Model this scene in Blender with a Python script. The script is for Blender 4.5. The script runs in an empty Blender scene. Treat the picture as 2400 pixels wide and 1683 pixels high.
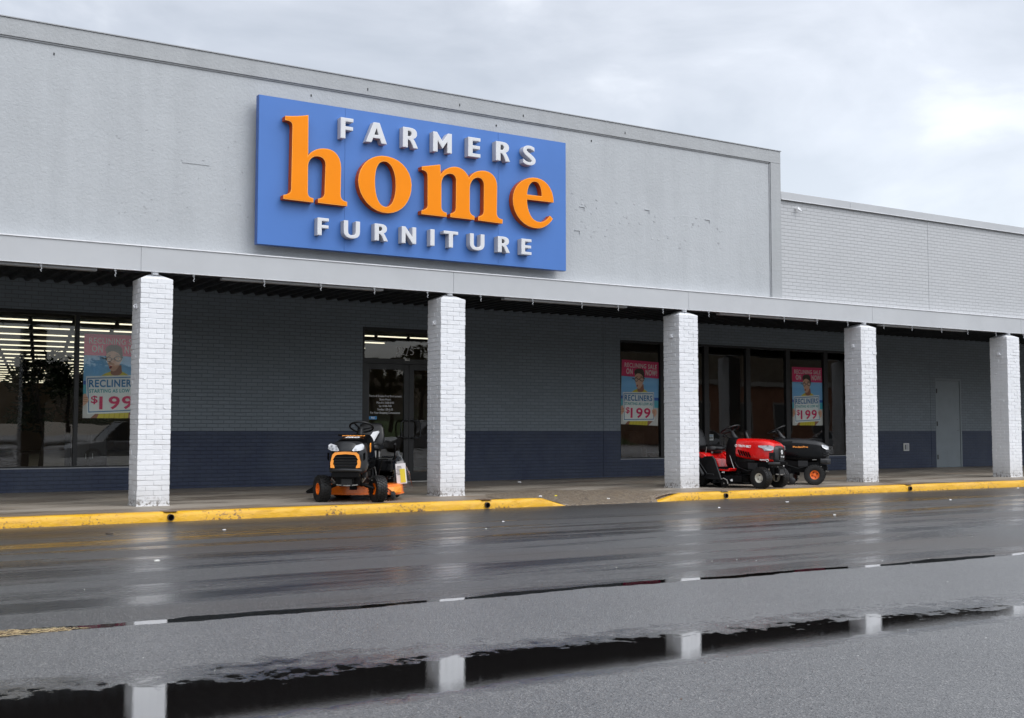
import bpy, bmesh, math, random
from mathutils import Vector, Matrix, noise as mnoise
R = math.radians
random.seed(7)
sc = bpy.context.scene
COL = sc.collection

# ---------------------------------------------------------------- camera
cam_d = bpy.data.cameras.new('camera')
cam = bpy.data.objects.new('camera', cam_d); COL.objects.link(cam)
PSI, TH = R(57.946), R(3.519)
fh = Vector((math.cos(PSI), math.sin(PSI), 0))
fw = fh*math.cos(TH) + Vector((0, 0, 1))*math.sin(TH)
rt = Vector((math.sin(PSI), -math.cos(PSI), 0)); upv = rt.cross(fw)
m = Matrix((rt, upv, -fw)).transposed().to_4x4(); m.translation = Vector((0, 0, 1.15))
cam.matrix_world = m
cam_d.sensor_width = 36; cam_d.lens = 36*2740/2400; cam_d.clip_end = 2000
sc.camera = cam
# ---------------------------------------------------------------- world, sun, exposure
sc.view_settings.view_transform = 'Standard'; sc.view_settings.look = 'None'
sc.view_settings.exposure = 0.0; sc.view_settings.gamma = 1.0
SUN_EL, SUN_AZ = R(48), R(-62)       # direction the light comes from (math angle in XY)
w = bpy.data.worlds.new("World"); sc.world = w; w.use_nodes = True
nt = w.node_tree; nt.nodes.clear()
def N(t, tree=None, **kw):
    n = (tree or nt).nodes.new(t)
    for k, v in kw.items(): setattr(n, k, v)
    return n
out = N('ShaderNodeOutputWorld'); add = N('ShaderNodeAddShader')
bg1 = N('ShaderNodeBackground'); bg2 = N('ShaderNodeBackground')
sky = N('ShaderNodeTexSky', sky_type='NISHITA'); sky.sun_disc = False
sky.sun_elevation = SUN_EL; sky.sun_rotation = math.pi/2 - SUN_AZ
L = nt.links.new
L(sky.outputs[0], bg1.inputs[0]); bg1.inputs[1].default_value = 0.05
tc = N('ShaderNodeTexCoord'); mp = N('ShaderNodeMapping')
mp.inputs['Scale'].default_value = (1.0, 1.0, 2.2); mp.inputs['Location'].default_value = (0.35, 0.15, 0.4)
L(tc.outputs['Generated'], mp.inputs[0])
n1 = N('ShaderNodeTexNoise'); n1.inputs['Scale'].default_value = 4.2; n1.inputs['Detail'].default_value = 9
n1.inputs['Roughness'].default_value = 0.51; n1.inputs['Distortion'].default_value = 0.35
L(mp.outputs[0], n1.inputs['Vector'])
cr = N('ShaderNodeValToRGB')
cr.color_ramp.elements[0].position = 0.36; cr.color_ramp.elements[0].color = (0.50, 0.515, 0.54, 1)
cr.color_ramp.elements[1].position = 0.66; cr.color_ramp.elements[1].color = (0.86, 0.866, 0.88, 1)
e = cr.color_ramp.elements.new(0.5); e.color = (0.61, 0.622, 0.648, 1)
L(n1.outputs['Fac'], cr.inputs[0])
# thicker/brighter cloud: overhead and behind, plus a bright opening low to the right
sx = N('ShaderNodeSeparateXYZ'); L(tc.outputs['Generated'], sx.inputs[0])
def math_(op, a, b=None, clamp=False, tree=None):
    t = tree or nt
    n = t.nodes.new('ShaderNodeMath'); n.operation = op; n.use_clamp = clamp
    for i, v in enumerate((a, b)):
        if v is None: continue
        if isinstance(v, (int, float)): n.inputs[i].default_value = v
        else: t.links.new(v, n.inputs[i])
    return n.outputs[0]
zt = math_('MULTIPLY', math_('MAXIMUM', math_('SUBTRACT', sx.outputs['Z'], 0.28), 0.0), 1.5)
yb = math_('MULTIPLY', math_('MULTIPLY', math_('MAXIMUM', math_('MULTIPLY', sx.outputs['Y'], -1.0), 0.0), math_('ADD', math_('MULTIPLY', math_('MAXIMUM', sx.outputs['Z'], 0.0), 2.6), 0.10)), 2.0)
xb = math_('MULTIPLY', math_('SUBTRACT', sx.outputs['X'], 0.7), 0.28)
vd = N('ShaderNodeVectorMath', operation='DOT_PRODUCT'); L(tc.outputs['Generated'], vd.inputs[0])
bd = Vector((0.74, 0.65, 0.17)).normalized(); vd.inputs[1].default_value = bd
glow = math_('MULTIPLY', math_('POWER', math_('MAXIMUM', vd.outputs['Value'], 0.0), 50.0), 0.28)
gain = math_('ADD', math_('ADD', math_('ADD', math_('ADD', zt, yb), xb), glow), 1.0)
vm = N('ShaderNodeVectorMath', operation='SCALE'); L(cr.outputs[0], vm.inputs[0]); L(gain, vm.inputs['Scale'])
L(vm.outputs[0], bg2.inputs[0]); bg2.inputs[1].default_value = 1.0
L(bg1.outputs[0], add.inputs[0]); L(bg2.outputs[0], add.inputs[1]); L(add.outputs[0], out.inputs[0])
sun_d = bpy.data.lights.new('sun', 'SUN'); sun_d.energy = 0.85; sun_d.angle = R(28); sun_d.color = (1, 0.97, 0.93)
sun = bpy.data.objects.new('sun', sun_d); COL.objects.link(sun)
sdir = Vector((math.cos(SUN_EL)*math.cos(SUN_AZ), math.cos(SUN_EL)*math.sin(SUN_AZ), math.sin(SUN_EL)))
sun.rotation_euler = sdir.to_track_quat('Z', 'Y').to_euler(); sun.location = (0, -10, 30)

# ---------------------------------------------------------------- materials
def newmat(name):
    mt = bpy.data.materials.new(name); mt.use_nodes = True
    return mt, mt.node_tree, mt.node_tree.nodes['Principled BSDF']
def lk(t, a, b): t.links.new(a, b)
def coords(t, kind='Object', scale=(1, 1, 1)):
    tcn = t.nodes.new('ShaderNodeTexCoord'); mpn = t.nodes.new('ShaderNodeMapping')
    mpn.inputs['Scale'].default_value = scale
    lk(t, tcn.outputs[kind], mpn.inputs[0]); return mpn.outputs[0]
def world_co(t, scale=(1, 1, 1)):
    g = t.nodes.new('ShaderNodeNewGeometry'); mpn = t.nodes.new('ShaderNodeMapping')
    mpn.inputs['Scale'].default_value = scale
    lk(t, g.outputs['Position'], mpn.inputs[0]); return mpn.outputs[0]
def tnoise(t, vec, scale, detail=4, rough=0.55, dist=0.0):
    n = t.nodes.new('ShaderNodeTexNoise'); n.inputs['Scale'].default_value = scale
    n.inputs['Detail'].default_value = detail; n.inputs['Roughness'].default_value = rough
    n.inputs['Distortion'].default_value = dist
    lk(t, vec, n.inputs['Vector']); return n.outputs['Fac']
def ramp(t, fac, stops):
    n = t.nodes.new('ShaderNodeValToRGB'); el = n.color_ramp.elements
    for i, (p, c) in enumerate(stops):
        c = (c, c, c, 1) if isinstance(c, (int, float)) else (*c, 1)
        if i < 2: el[i].position = p; el[i].color = c
        else: q = el.new(p); q.color = c
    lk(t, fac, n.inputs[0]); return n.outputs[0]
def mixc(t, fac, a, b, mode='MIX'):
    n = t.nodes.new('ShaderNodeMix'); n.data_type = 'RGBA'; n.blend_type = mode
    for s, v in ((0, fac), (6, a), (7, b)):
        if isinstance(v, (int, float)): n.inputs[s].default_value = v if s == 0 else (v, v, v, 1)
        elif isinstance(v, tuple): n.inputs[s].default_value = (*v, 1)
        else: lk(t, v, n.inputs[s])
    return n.outputs[2]
def bump(t, h, strength, dist, prev=None):
    n = t.nodes.new('ShaderNodeBump'); n.inputs['Strength'].default_value = strength
    n.inputs['Distance'].default_value = dist; lk(t, h, n.inputs['Height'])
    if prev is not None: lk(t, prev, n.inputs['Normal'])
    return n.outputs[0]
def plain(name, col, rough=0.5, metal=0.0, var=0.12, vs=3.0, bs=0.0, bscale=200, bd=0.002, spec=0.5, coat=0.0):
    """painted / plastic / metal surface with faint dirt, uneven gloss and optional grain"""
    mt, t, p = newmat(name)
    v = coords(t)
    f = tnoise(t, v, vs, 6, 0.6)
    c2 = tuple(max(0, x*(1-var)) for x in col); c1 = tuple(min(1, x*(1+var*0.5)) for x in col)
    lk(t, ramp(t, f, [(0.3, c2), (0.7, c1)]), p.inputs['Base Color'])
    rr = ramp(t, tnoise(t, v, vs*2.3, 5, 0.6), [(0.3, max(0.02, rough*0.8)), (0.7, min(1, rough*1.2))])
    lk(t, rr, p.inputs['Roughness'])
    p.inputs['Metallic'].default_value = metal; p.inputs['Specular IOR Level'].default_value = spec
    p.inputs['Coat Weight'].default_value = coat; p.inputs['Coat Roughness'].default_value = 0.08
    if bs: lk(t, bump(t, tnoise(t, v, bscale, 3, 0.6), bs, bd), p.inputs['Normal'])
    return mt
M = {}
def stucco(name, col):
    mt, t, p = newmat(name); v = world_co(t)
    big = tnoise(t, v, 0.45, 5, 0.55); mid = tnoise(t, v, 2.2, 6, 0.6)
    vs_ = world_co(t, (3.0, 3.0, 0.35)); streak = tnoise(t, vs_, 1.2, 5, 0.65)
    c = mixc(t, big, tuple(x*0.90 for x in col), tuple(min(1, x*1.06) for x in col))
    c = mixc(t, ramp(t, streak, [(0.42, 0.0), (0.75, 0.42)]), c, tuple(x*0.78 for x in col))
    c = mixc(t, ramp(t, mid, [(0.45, 0.0), (0.75, 0.22)]), c, tuple(x*0.9 for x in col))
    lk(t, c, p.inputs['Base Color']); p.inputs['Roughness'].default_value = 0.85
    g = bump(t, tnoise(t, v, 30, 3, 0.62), 0.75, 0.010)
    g = bump(t, tnoise(t, v, 1.6, 3, 0.5), 0.35, 0.05, g)
    lk(t, g, p.inputs['Normal']); return mt
M['stucco'] = stucco('painted_stucco', (0.412, 0.430, 0.446))
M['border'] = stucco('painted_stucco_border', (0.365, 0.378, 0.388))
M['fascia'] = plain('fascia_paint', (0.438, 0.450, 0.465), 0.5, 0, 0.08, 1.1, 0.15, 6, 0.01)
M['coping'] = plain('coping_paint', (0.34, 0.35, 0.365), 0.55, 0, 0.1, 0.8)
M['flash'] = plain('flashing_paint', (0.72, 0.73, 0.75), 0.45, 0, 0.15, 8)
def brick_mat(name, cols, split=None, mort=0.94, bs=0.6, c2=0.86):
    mt, t, p = newmat(name)
    tcn = t.nodes.new('ShaderNodeTexCoord'); uv = tcn.outputs['UV']
    wob = t.nodes.new('ShaderNodeVectorMath'); wob.operation = 'MULTIPLY_ADD'
    nz = t.nodes.new('ShaderNodeTexNoise'); nz.inputs['Scale'].default_value = 2.5; lk(t, uv, nz.inputs['Vector'])
    lk(t, nz.outputs['Color'], wob.inputs[0]); wob.inputs[1].default_value = (0.012, 0.012, 0); lk(t, uv, wob.inputs[2])
    b = t.nodes.new('ShaderNodeTexBrick'); lk(t, wob.outputs[0], b.inputs['Vector'])
    b.inputs['Scale'].default_value = 1; b.inputs['Brick Width'].default_value = 0.2032; b.inputs['Row Height'].default_value = 0.0677
    b.inputs['Mortar Size'].default_value = 0.0055; b.inputs['Mortar Smooth'].default_value = 0.25
    b.inputs['Color1'].default_value = (1, 1, 1, 1); b.inputs['Color2'].default_value = (c2, c2, c2, 1); b.inputs['Mortar'].default_value = (mort,)*3+(1,)
    v = world_co(t)
    if split:
        s = t.nodes.new('ShaderNodeSeparateXYZ'); lk(t, v, s.inputs[0])
        wz = math_('ADD', s.outputs['Z'], math_('MULTIPLY', tnoise(t, v, 18, 2), 0.008, tree=t), tree=t)
        fac = math_('GREATER_THAN', wz, split+0.004, tree=t)
        c = mixc(t, fac, cols[1], cols[0])
    else: c = mixc(t, tnoise(t, v, 0.7, 4), tuple(x*0.94 for x in cols[0]), cols[0])
    c = mixc(t, 0.9, c, b.outputs['Color'], 'MULTIPLY')
    c = mixc(t, ramp(t, tnoise(t, v, 1.4, 6, 0.65), [(0.4, 0.0), (0.8, 0.25)]), c, tuple(x*0.7 for x in cols[0]))
    sp = tnoise(t, v, 26, 3, 0.5)
    c = mixc(t, ramp(t, sp, [(0.70, 0.0), (0.735, 0.55)]), c, tuple(x*0.35 for x in cols[0]))
    lk(t, c, p.inputs['Base Color']); p.inputs['Roughness'].default_value = 0.62
    inv = math_('SUBTRACT', 1.0, b.outputs['Fac'], tree=t)
    g = bump(t, inv, bs, 0.006); g = bump(t, tnoise(t, v, 40, 4, 0.6), 0.5, 0.006, g)
    lk(t, g, p.inputs['Normal']); return mt
M['brick_upper'] = brick_mat('painted_brick_pale', [(0.46, 0.470, 0.482)], None, 0.70, 0.9, 0.96)
M['brick_back'] = brick_mat('painted_brick_slate_navy', [(0.155, 0.186, 0.212), (0.022, 0.034, 0.072)], 1.15, 0.50, 1.0)
def column_mat():
    mt, t, p = newmat('painted_brick_white'); v = world_co(t)
    c = mixc(t, tnoise(t, v, 3, 5), (0.64, 0.65, 0.67), (0.74, 0.75, 0.77))
    c = mixc(t, ramp(t, tnoise(t, v, 22, 5, 0.7), [(0.62, 0.0), (0.8, 0.5)]), c, (0.45, 0.46, 0.48))
    s = t.nodes.new('ShaderNodeSeparateXYZ'); lk(t, v, s.inputs[0])
    low = ramp(t, s.outputs['Z'], [(0.17, 1.0), (0.30, 0.0)])
    chip = ramp(t, tnoise(t, v, 24, 3, 0.6), [(0.53, 0.0), (0.57, 1.0)])
    c = mixc(t, math_('MULTIPLY', low, chip, tree=t), c, (0.10, 0.085, 0.075))
    drip = ramp(t, tnoise(t, world_co(t, (6, 6, 0.5)), 1.6, 5, 0.7), [(0.55, 0.0), (0.75, 0.35)])
    c = mixc(t, drip, c, (0.42, 0.42, 0.42))
    splash = math_('MULTIPLY', ramp(t, s.outputs['Z'], [(0.15, 1.0), (0.62, 0.0)]), tnoise(t, v, 5, 5, 0.7), tree=t)
    c = mixc(t, math_('MULTIPLY', splash, 0.7, tree=t), c, (0.30, 0.27, 0.235))
    lk(t, c, p.inputs['Base Color']); p.inputs['Roughness'].default_value = 0.55
    g = bump(t, tnoise(t, v, 55, 4, 0.65), 0.6, 0.004); g = bump(t, tnoise(t, v, 11, 3, 0.5), 0.5, 0.012, g)
    lk(t, g, p.inputs['Normal']); return mt
M['column'] = column_mat()
M['svc_door'] = plain('service_door_paint', (0.165, 0.195, 0.215), 0.45, 0, 0.08, 3, 0.1, 30, 0.003)
M['frame'] = plain('black_anodised_frame', (0.018, 0.018, 0.019), 0.35, 0.0, 0.2, 4, spec=0.3)
M['black'] = plain('black_plastic', (0.005, 0.005, 0.0055), 0.42, 0, 0.3, 8, spec=0.12)
M['gblack'] = plain('gloss_black_paint', (0.003, 0.003, 0.0035), 0.12, 0, 0.3, 5, spec=0.12)
M['dgrey'] = plain('dark_grey_plastic', (0.020, 0.021, 0.023), 0.38, 0, 0.2, 6, spec=0.3)
M['vinyl'] = plain('black_vinyl', (0.006, 0.006, 0.0065), 0.33, 0, 0.3, 9, 0.3, 120, 0.002, spec=0.35)
M['rubber'] = plain('tyre_rubber', (0.013, 0.013, 0.013), 0.5, 0, 0.3, 14, 0.4, 90, 0.003, spec=0.3)
M['orange'] = plain('orange_paint', (0.80, 0.155, 0.004), 0.3, 0, 0.12, 5, coat=0.3)
M['deckor'] = plain('orange_deck_paint', (0.80, 0.165, 0.012), 0.33, 0, 0.15, 6, coat=0.3)
M['amber'] = plain('amber_plastic', (0.90, 0.31, 0.02), 0.3, 0, 0.1, 6, coat=0.3)
M['red'] = plain('red_paint', (0.66, 0.006, 0.005), 0.25, 0, 0.12, 4, coat=0.5)
M['steel'] = plain('bare_steel', (0.45, 0.44, 0.42), 0.35, 0.9, 0.3, 12)
M['whiterim'] = plain('cream_rim_paint', (0.62, 0.60, 0.53), 0.35, 0, 0.15, 8)
M['white'] = plain('white_vinyl_print', (0.80, 0.80, 0.80), 0.5, 0, 0.05, 8)
M['gold'] = plain('orange_decal', (0.85, 0.30, 0.05), 0.4, 0, 0.05, 8)
M['signblue'] = plain('blue_sign_face', (0.066, 0.172, 0.47), 0.45, 0, 0.06, 0.9, 0.12, 60, 0.002, spec=0.3)
M['signedge'] = plain('blue_sign_edge', (0.035, 0.10, 0.34), 0.4, 0, 0.08, 2)
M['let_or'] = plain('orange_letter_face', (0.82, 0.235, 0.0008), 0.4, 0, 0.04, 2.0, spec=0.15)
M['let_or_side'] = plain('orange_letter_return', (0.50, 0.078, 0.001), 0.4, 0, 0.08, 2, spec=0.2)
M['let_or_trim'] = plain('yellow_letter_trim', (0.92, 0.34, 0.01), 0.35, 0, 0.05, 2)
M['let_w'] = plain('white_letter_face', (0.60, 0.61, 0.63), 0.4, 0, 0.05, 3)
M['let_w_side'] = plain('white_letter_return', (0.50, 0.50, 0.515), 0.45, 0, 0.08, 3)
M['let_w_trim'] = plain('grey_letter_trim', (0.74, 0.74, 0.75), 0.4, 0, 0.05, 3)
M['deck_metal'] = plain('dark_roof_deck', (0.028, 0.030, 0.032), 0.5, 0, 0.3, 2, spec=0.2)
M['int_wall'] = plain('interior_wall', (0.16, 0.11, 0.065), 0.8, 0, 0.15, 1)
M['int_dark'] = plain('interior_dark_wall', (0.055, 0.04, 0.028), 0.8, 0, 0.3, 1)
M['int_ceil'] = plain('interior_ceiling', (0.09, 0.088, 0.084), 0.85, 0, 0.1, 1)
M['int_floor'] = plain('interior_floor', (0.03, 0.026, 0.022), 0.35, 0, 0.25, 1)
M['darkwood'] = plain('dark_wood', (0.035, 0.022, 0.014), 0.4, 0, 0.3, 3)
M['fabric'] = plain('brown_fabric', (0.07, 0.045, 0.03), 0.85, 0, 0.2, 5)
M['leaf'] = plain('leaf', (0.022, 0.036, 0.014), 0.6, 0, 0.5, 6, spec=0.15)
M['bark'] = plain('bark', (0.06, 0.045, 0.032), 0.9, 0, 0.3, 9, 0.5, 20, 0.02)
M['silver'] = plain('silver_car_paint', (0.36, 0.36, 0.36), 0.3, 0.4, 0.05, 1, coat=0.6)
M['carwhite'] = plain('white_car_paint', (0.66, 0.67, 0.68), 0.3, 0, 0.05, 1, coat=0.6)
M['carglass'] = plain('car_glass', (0.02, 0.025, 0.028), 0.06, 0, 0.1, 1)
M['redbrick'] = plain('orange_brick', (0.30, 0.13, 0.07), 0.85, 0, 0.25, 4)
M['pale'] = plain('pale_metal_siding', (0.35, 0.32, 0.28), 0.7, 0, 0.1, 2)
M['beige'] = plain('beige_box', (0.55, 0.55, 0.52), 0.5, 0, 0.1, 9)
def lens_mat():
    mt, t, p = newmat('headlight_lens'); v = coords(t)
    n = t.nodes.new('ShaderNodeTexVoronoi'); n.inputs['Scale'].default_value = 16; lk(t, v, n.inputs['Vector'])
    lk(t, ramp(t, n.outputs['Distance'], [(0.1, (0.10, 0.105, 0.11)), (0.5, (0.46, 0.47, 0.49))]), p.inputs['Base Color'])
    p.inputs['Roughness'].default_value = 0.12; p.inputs['Metallic'].default_value = 0.25; p.inputs['Coat Weight'].default_value = 1
    return mt
M['lens'] = lens_mat()
def leafwall():
    mt, t, p = newmat('woodland'); v = world_co(t)
    c = mixc(t, tnoise(t, v, 0.35, 8, 0.75), (0.012, 0.012, 0.006), (0.115, 0.075, 0.035))
    c = mixc(t, ramp(t, tnoise(t, v, 0.06, 4), [(0.45, 0.0), (0.6, 0.7)]), c, (0.035, 0.055, 0.015))
    lk(t, c, p.inputs['Base Color']); p.inputs['Roughness'].default_value = 0.95
    lk(t, bump(t, tnoise(t, v, 0.6, 6, 0.7), 1.0, 1.0), p.inputs['Normal']); return mt
M['woods'] = leafwall()
def grassm():
    mt, t, p = newmat('grass_verge'); v = world_co(t)
    lk(t, mixc(t, tnoise(t, v, 3, 6), (0.035, 0.075, 0.012), (0.10, 0.17, 0.03)), p.inputs['Base Color']); p.inputs['Roughness'].default_value = 0.9
    return mt
M['grass'] = grassm()
def emis(name, col, s):
    mt, t, p = newmat(name); p.inputs['Base Color'].default_value = (*col, 1)
    p.inputs['Emission Color'].default_value = (*col, 1); p.inputs['Emission Strength'].default_value = s; return mt
M['etched'] = plain('etched_white_film', (0.80, 0.80, 0.80), 0.6, 0, 0.1, 8)
M['straw'] = plain('wet_straw', (0.46, 0.36, 0.20), 0.6, 0, 0.3, 20)
M['pipe_shade'] = plain('pipe_shade_disc', (0.002, 0.002, 0.002), 0.9, spec=0.0)
M['tube'] = emis('fluorescent_tube', (1.0, 0.92, 0.70), 1.5)
def glass_mat(name, refl, tint):
    mt = bpy.data.materials.new(name); mt.use_nodes = True; t = mt.node_tree; t.nodes.clear()
    o = t.nodes.new('ShaderNodeOutputMaterial'); mx = t.nodes.new('ShaderNodeMixShader')
    tr = t.nodes.new('ShaderNodeBsdfTransparent'); tr.inputs[0].default_value = (*tint, 1)
    gl = t.nodes.new('ShaderNodeBsdfGlossy'); gl.inputs['Roughness'].default_value = 0.0; gl.inputs['Color'].default_value = (1, 1, 1, 1)
    v = world_co(t); g = bump(t, tnoise(t, v, 1.1, 2, 0.4), 0.025, 0.05); lk(t, g, gl.inputs['Normal'])
    fr = t.nodes.new('ShaderNodeFresnel'); fr.inputs['IOR'].default_value = 1.5
    f = math_('MINIMUM', math_('MULTIPLY', fr.outputs[0], refl, tree=t), 1.0, tree=t)
    lk(t, f, mx.inputs[0]); lk(t, tr.outputs[0], mx.inputs[1]); lk(t, gl.outputs[0], mx.inputs[2]); lk(t, mx.outputs[0], o.inputs[0])
    return mt
M['glass'] = glass_mat('window_glass', 1.35, (0.86, 0.88, 0.86))
M['bag'] = glass_mat('clear_bag', 1.6, (0.93, 0.94, 0.95))
def concrete():
    mt, t, p = newmat('wet_concrete'); v = world_co(t)
    c = mixc(t, tnoise(t, v, 1.1, 7, 0.65), (0.20, 0.168, 0.13), (0.38, 0.345, 0.295))
    vs_ = world_co(t, (0.35, 1.2, 1)); st = tnoise(t, vs_, 1.3, 6, 0.65, 0.4)
    wet = ramp(t, st, [(0.45, 0.0), (0.60, 1.0)])
    c = mixc(t, math_('MULTIPLY', wet, 0.75, tree=t), c, (0.13, 0.10, 0.07))
    vr = world_co(t, (0.5, 1.6, 1)); rust = ramp(t, tnoise(t, vr, 0.9, 5, 0.6), [(0.58, 0.0), (0.72, 0.55)])
    c = mixc(t, rust, c, (0.25, 0.115, 0.04))
    s = t.nodes.new('ShaderNodeSeparateXYZ'); lk(t, v, s.inputs[0])
    edge = ramp(t, math_('DIVIDE', math_('SUBTRACT', s.outputs['Y'], 14.62, tree=t), 4.0, tree=t), [(0.0, 0.8), (0.10, 0.25), (0.28, 0.0)])
    c = mixc(t, edge, c, (0.11, 0.055, 0.024))
    # joints every 1.55 m across the walk, and one line along it
    jx = math_('ABSOLUTE', math_('SUBTRACT', math_('FRACT', math_('DIVIDE', math_('SUBTRACT', s.outputs['X'], 0.77, tree=t), 2.32, tree=t), tree=t), 0.5, tree=t), tree=t)
    jl = ramp(t, jx, [(0.0, 1.0), (0.0035, 0.0)])
    jy = ramp(t, math_('ABSOLUTE', math_('SUBTRACT', s.outputs['Y'], 16.55, tree=t), tree=t), [(0.0, 1.0), (0.014, 0.0)])
    jj = math_('MAXIMUM', jl, jy, tree=t)
    c = mixc(t, math_('MULTIPLY', jj, 0.75, tree=t), c, (0.035, 0.028, 0.022))
    c = mixc(t, ramp(t, tnoise(t, v, 60, 4, 0.6), [(0.62, 0.0), (0.72, 0.35)]), c, (0.06, 0.05, 0.045))
    lk(t, c, p.inputs['Base Color'])
    lk(t, ramp(t, wet, [(0.0, 0.62), (1.0, 0.30)]), p.inputs['Roughness'])
    g = bump(t, tnoise(t, v, 70, 4, 0.6), 0.35, 0.004); g = bump(t, math_('SUBTRACT', 1.0, jj, tree=t), 0.4, 0.01, g)
    lk(t, g, p.inputs['Normal']); return mt
M['concrete'] = concrete()
def aggregate():
    mt, t, p = newmat('exposed_aggregate'); v = world_co(t)
    n = t.nodes.new('ShaderNodeTexVoronoi'); n.inputs['Scale'].default_value = 55; lk(t, v, n.inputs['Vector'])
    c = mixc(t, tnoise(t, v, 1.3, 5), (0.15, 0.11, 0.07), (0.23, 0.18, 0.125))
    cc = t.nodes.new('ShaderNodeSeparateColor'); lk(t, n.outputs['Color'], cc.inputs[0])
    c = mixc(t, ramp(t, cc.outputs[0], [(0.55, 0.0), (0.75, 0.9)]), c, (0.33, 0.28, 0.22))
    c = mixc(t, ramp(t, cc.outputs[1], [(0.7, 0.0), (0.8, 0.9)]), c, (0.05, 0.045, 0.05))
    lk(t, c, p.inputs['Base Color']); p.inputs['Roughness'].default_value = 0.42
    lk(t, bump(t, n.outputs['Distance'], 0.7, 0.006), p.inputs['Normal']); return mt
M['aggregate'] = aggregate()
def kerbm():
    mt, t, p = newmat('yellow_kerb_paint'); v = world_co(t)
    c = mixc(t, tnoise(t, v, 5, 5), (0.58, 0.31, 0.008), (0.72, 0.40, 0.012))
    s = t.nodes.new('ShaderNodeSeparateXYZ'); lk(t, v, s.inputs[0])
    chip = tnoise(t, v, 26, 6, 0.75)
    patch = math_('ADD', chip, math_('MULTIPLY', math_('SUBTRACT', tnoise(t, v, 1.7, 3), 0.5, tree=t), 0.45, tree=t), tree=t)
    lowk = ramp(t, s.outputs['Z'], [(0.035, 0.07), (0.07, 0.02), (0.15, 0.0)])
    patch = math_('ADD', patch, lowk, tree=t)
    c = mixc(t, ramp(t, patch, [(0.60, 0.0), (0.65, 0.95)]), c, (0.20, 0.10, 0.03))
    c = mixc(t, ramp(t, patch, [(0.68, 0.0), (0.71, 0.95)]), c, (0.03, 0.024, 0.02))
    wear = ramp(t, tnoise(t, world_co(t, (1, 1, 6)), 2.6, 6, 0.7), [(0.5, 0.0), (0.72, 0.5)])
    c = mixc(t, wear, c, (0.42, 0.21, 0.04))
    lk(t, c, p.inputs['Base Color']); p.inputs['Roughness'].default_value = 0.42
    g = bump(t, tnoise(t, v, 45, 5, 0.65), 0.8, 0.008); g = bump(t, tnoise(t, v, 9, 3), 0.5, 0.03, g)
    lk(t, g, p.inputs['Normal']); return mt
M['kerb'] = kerbm()
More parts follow.
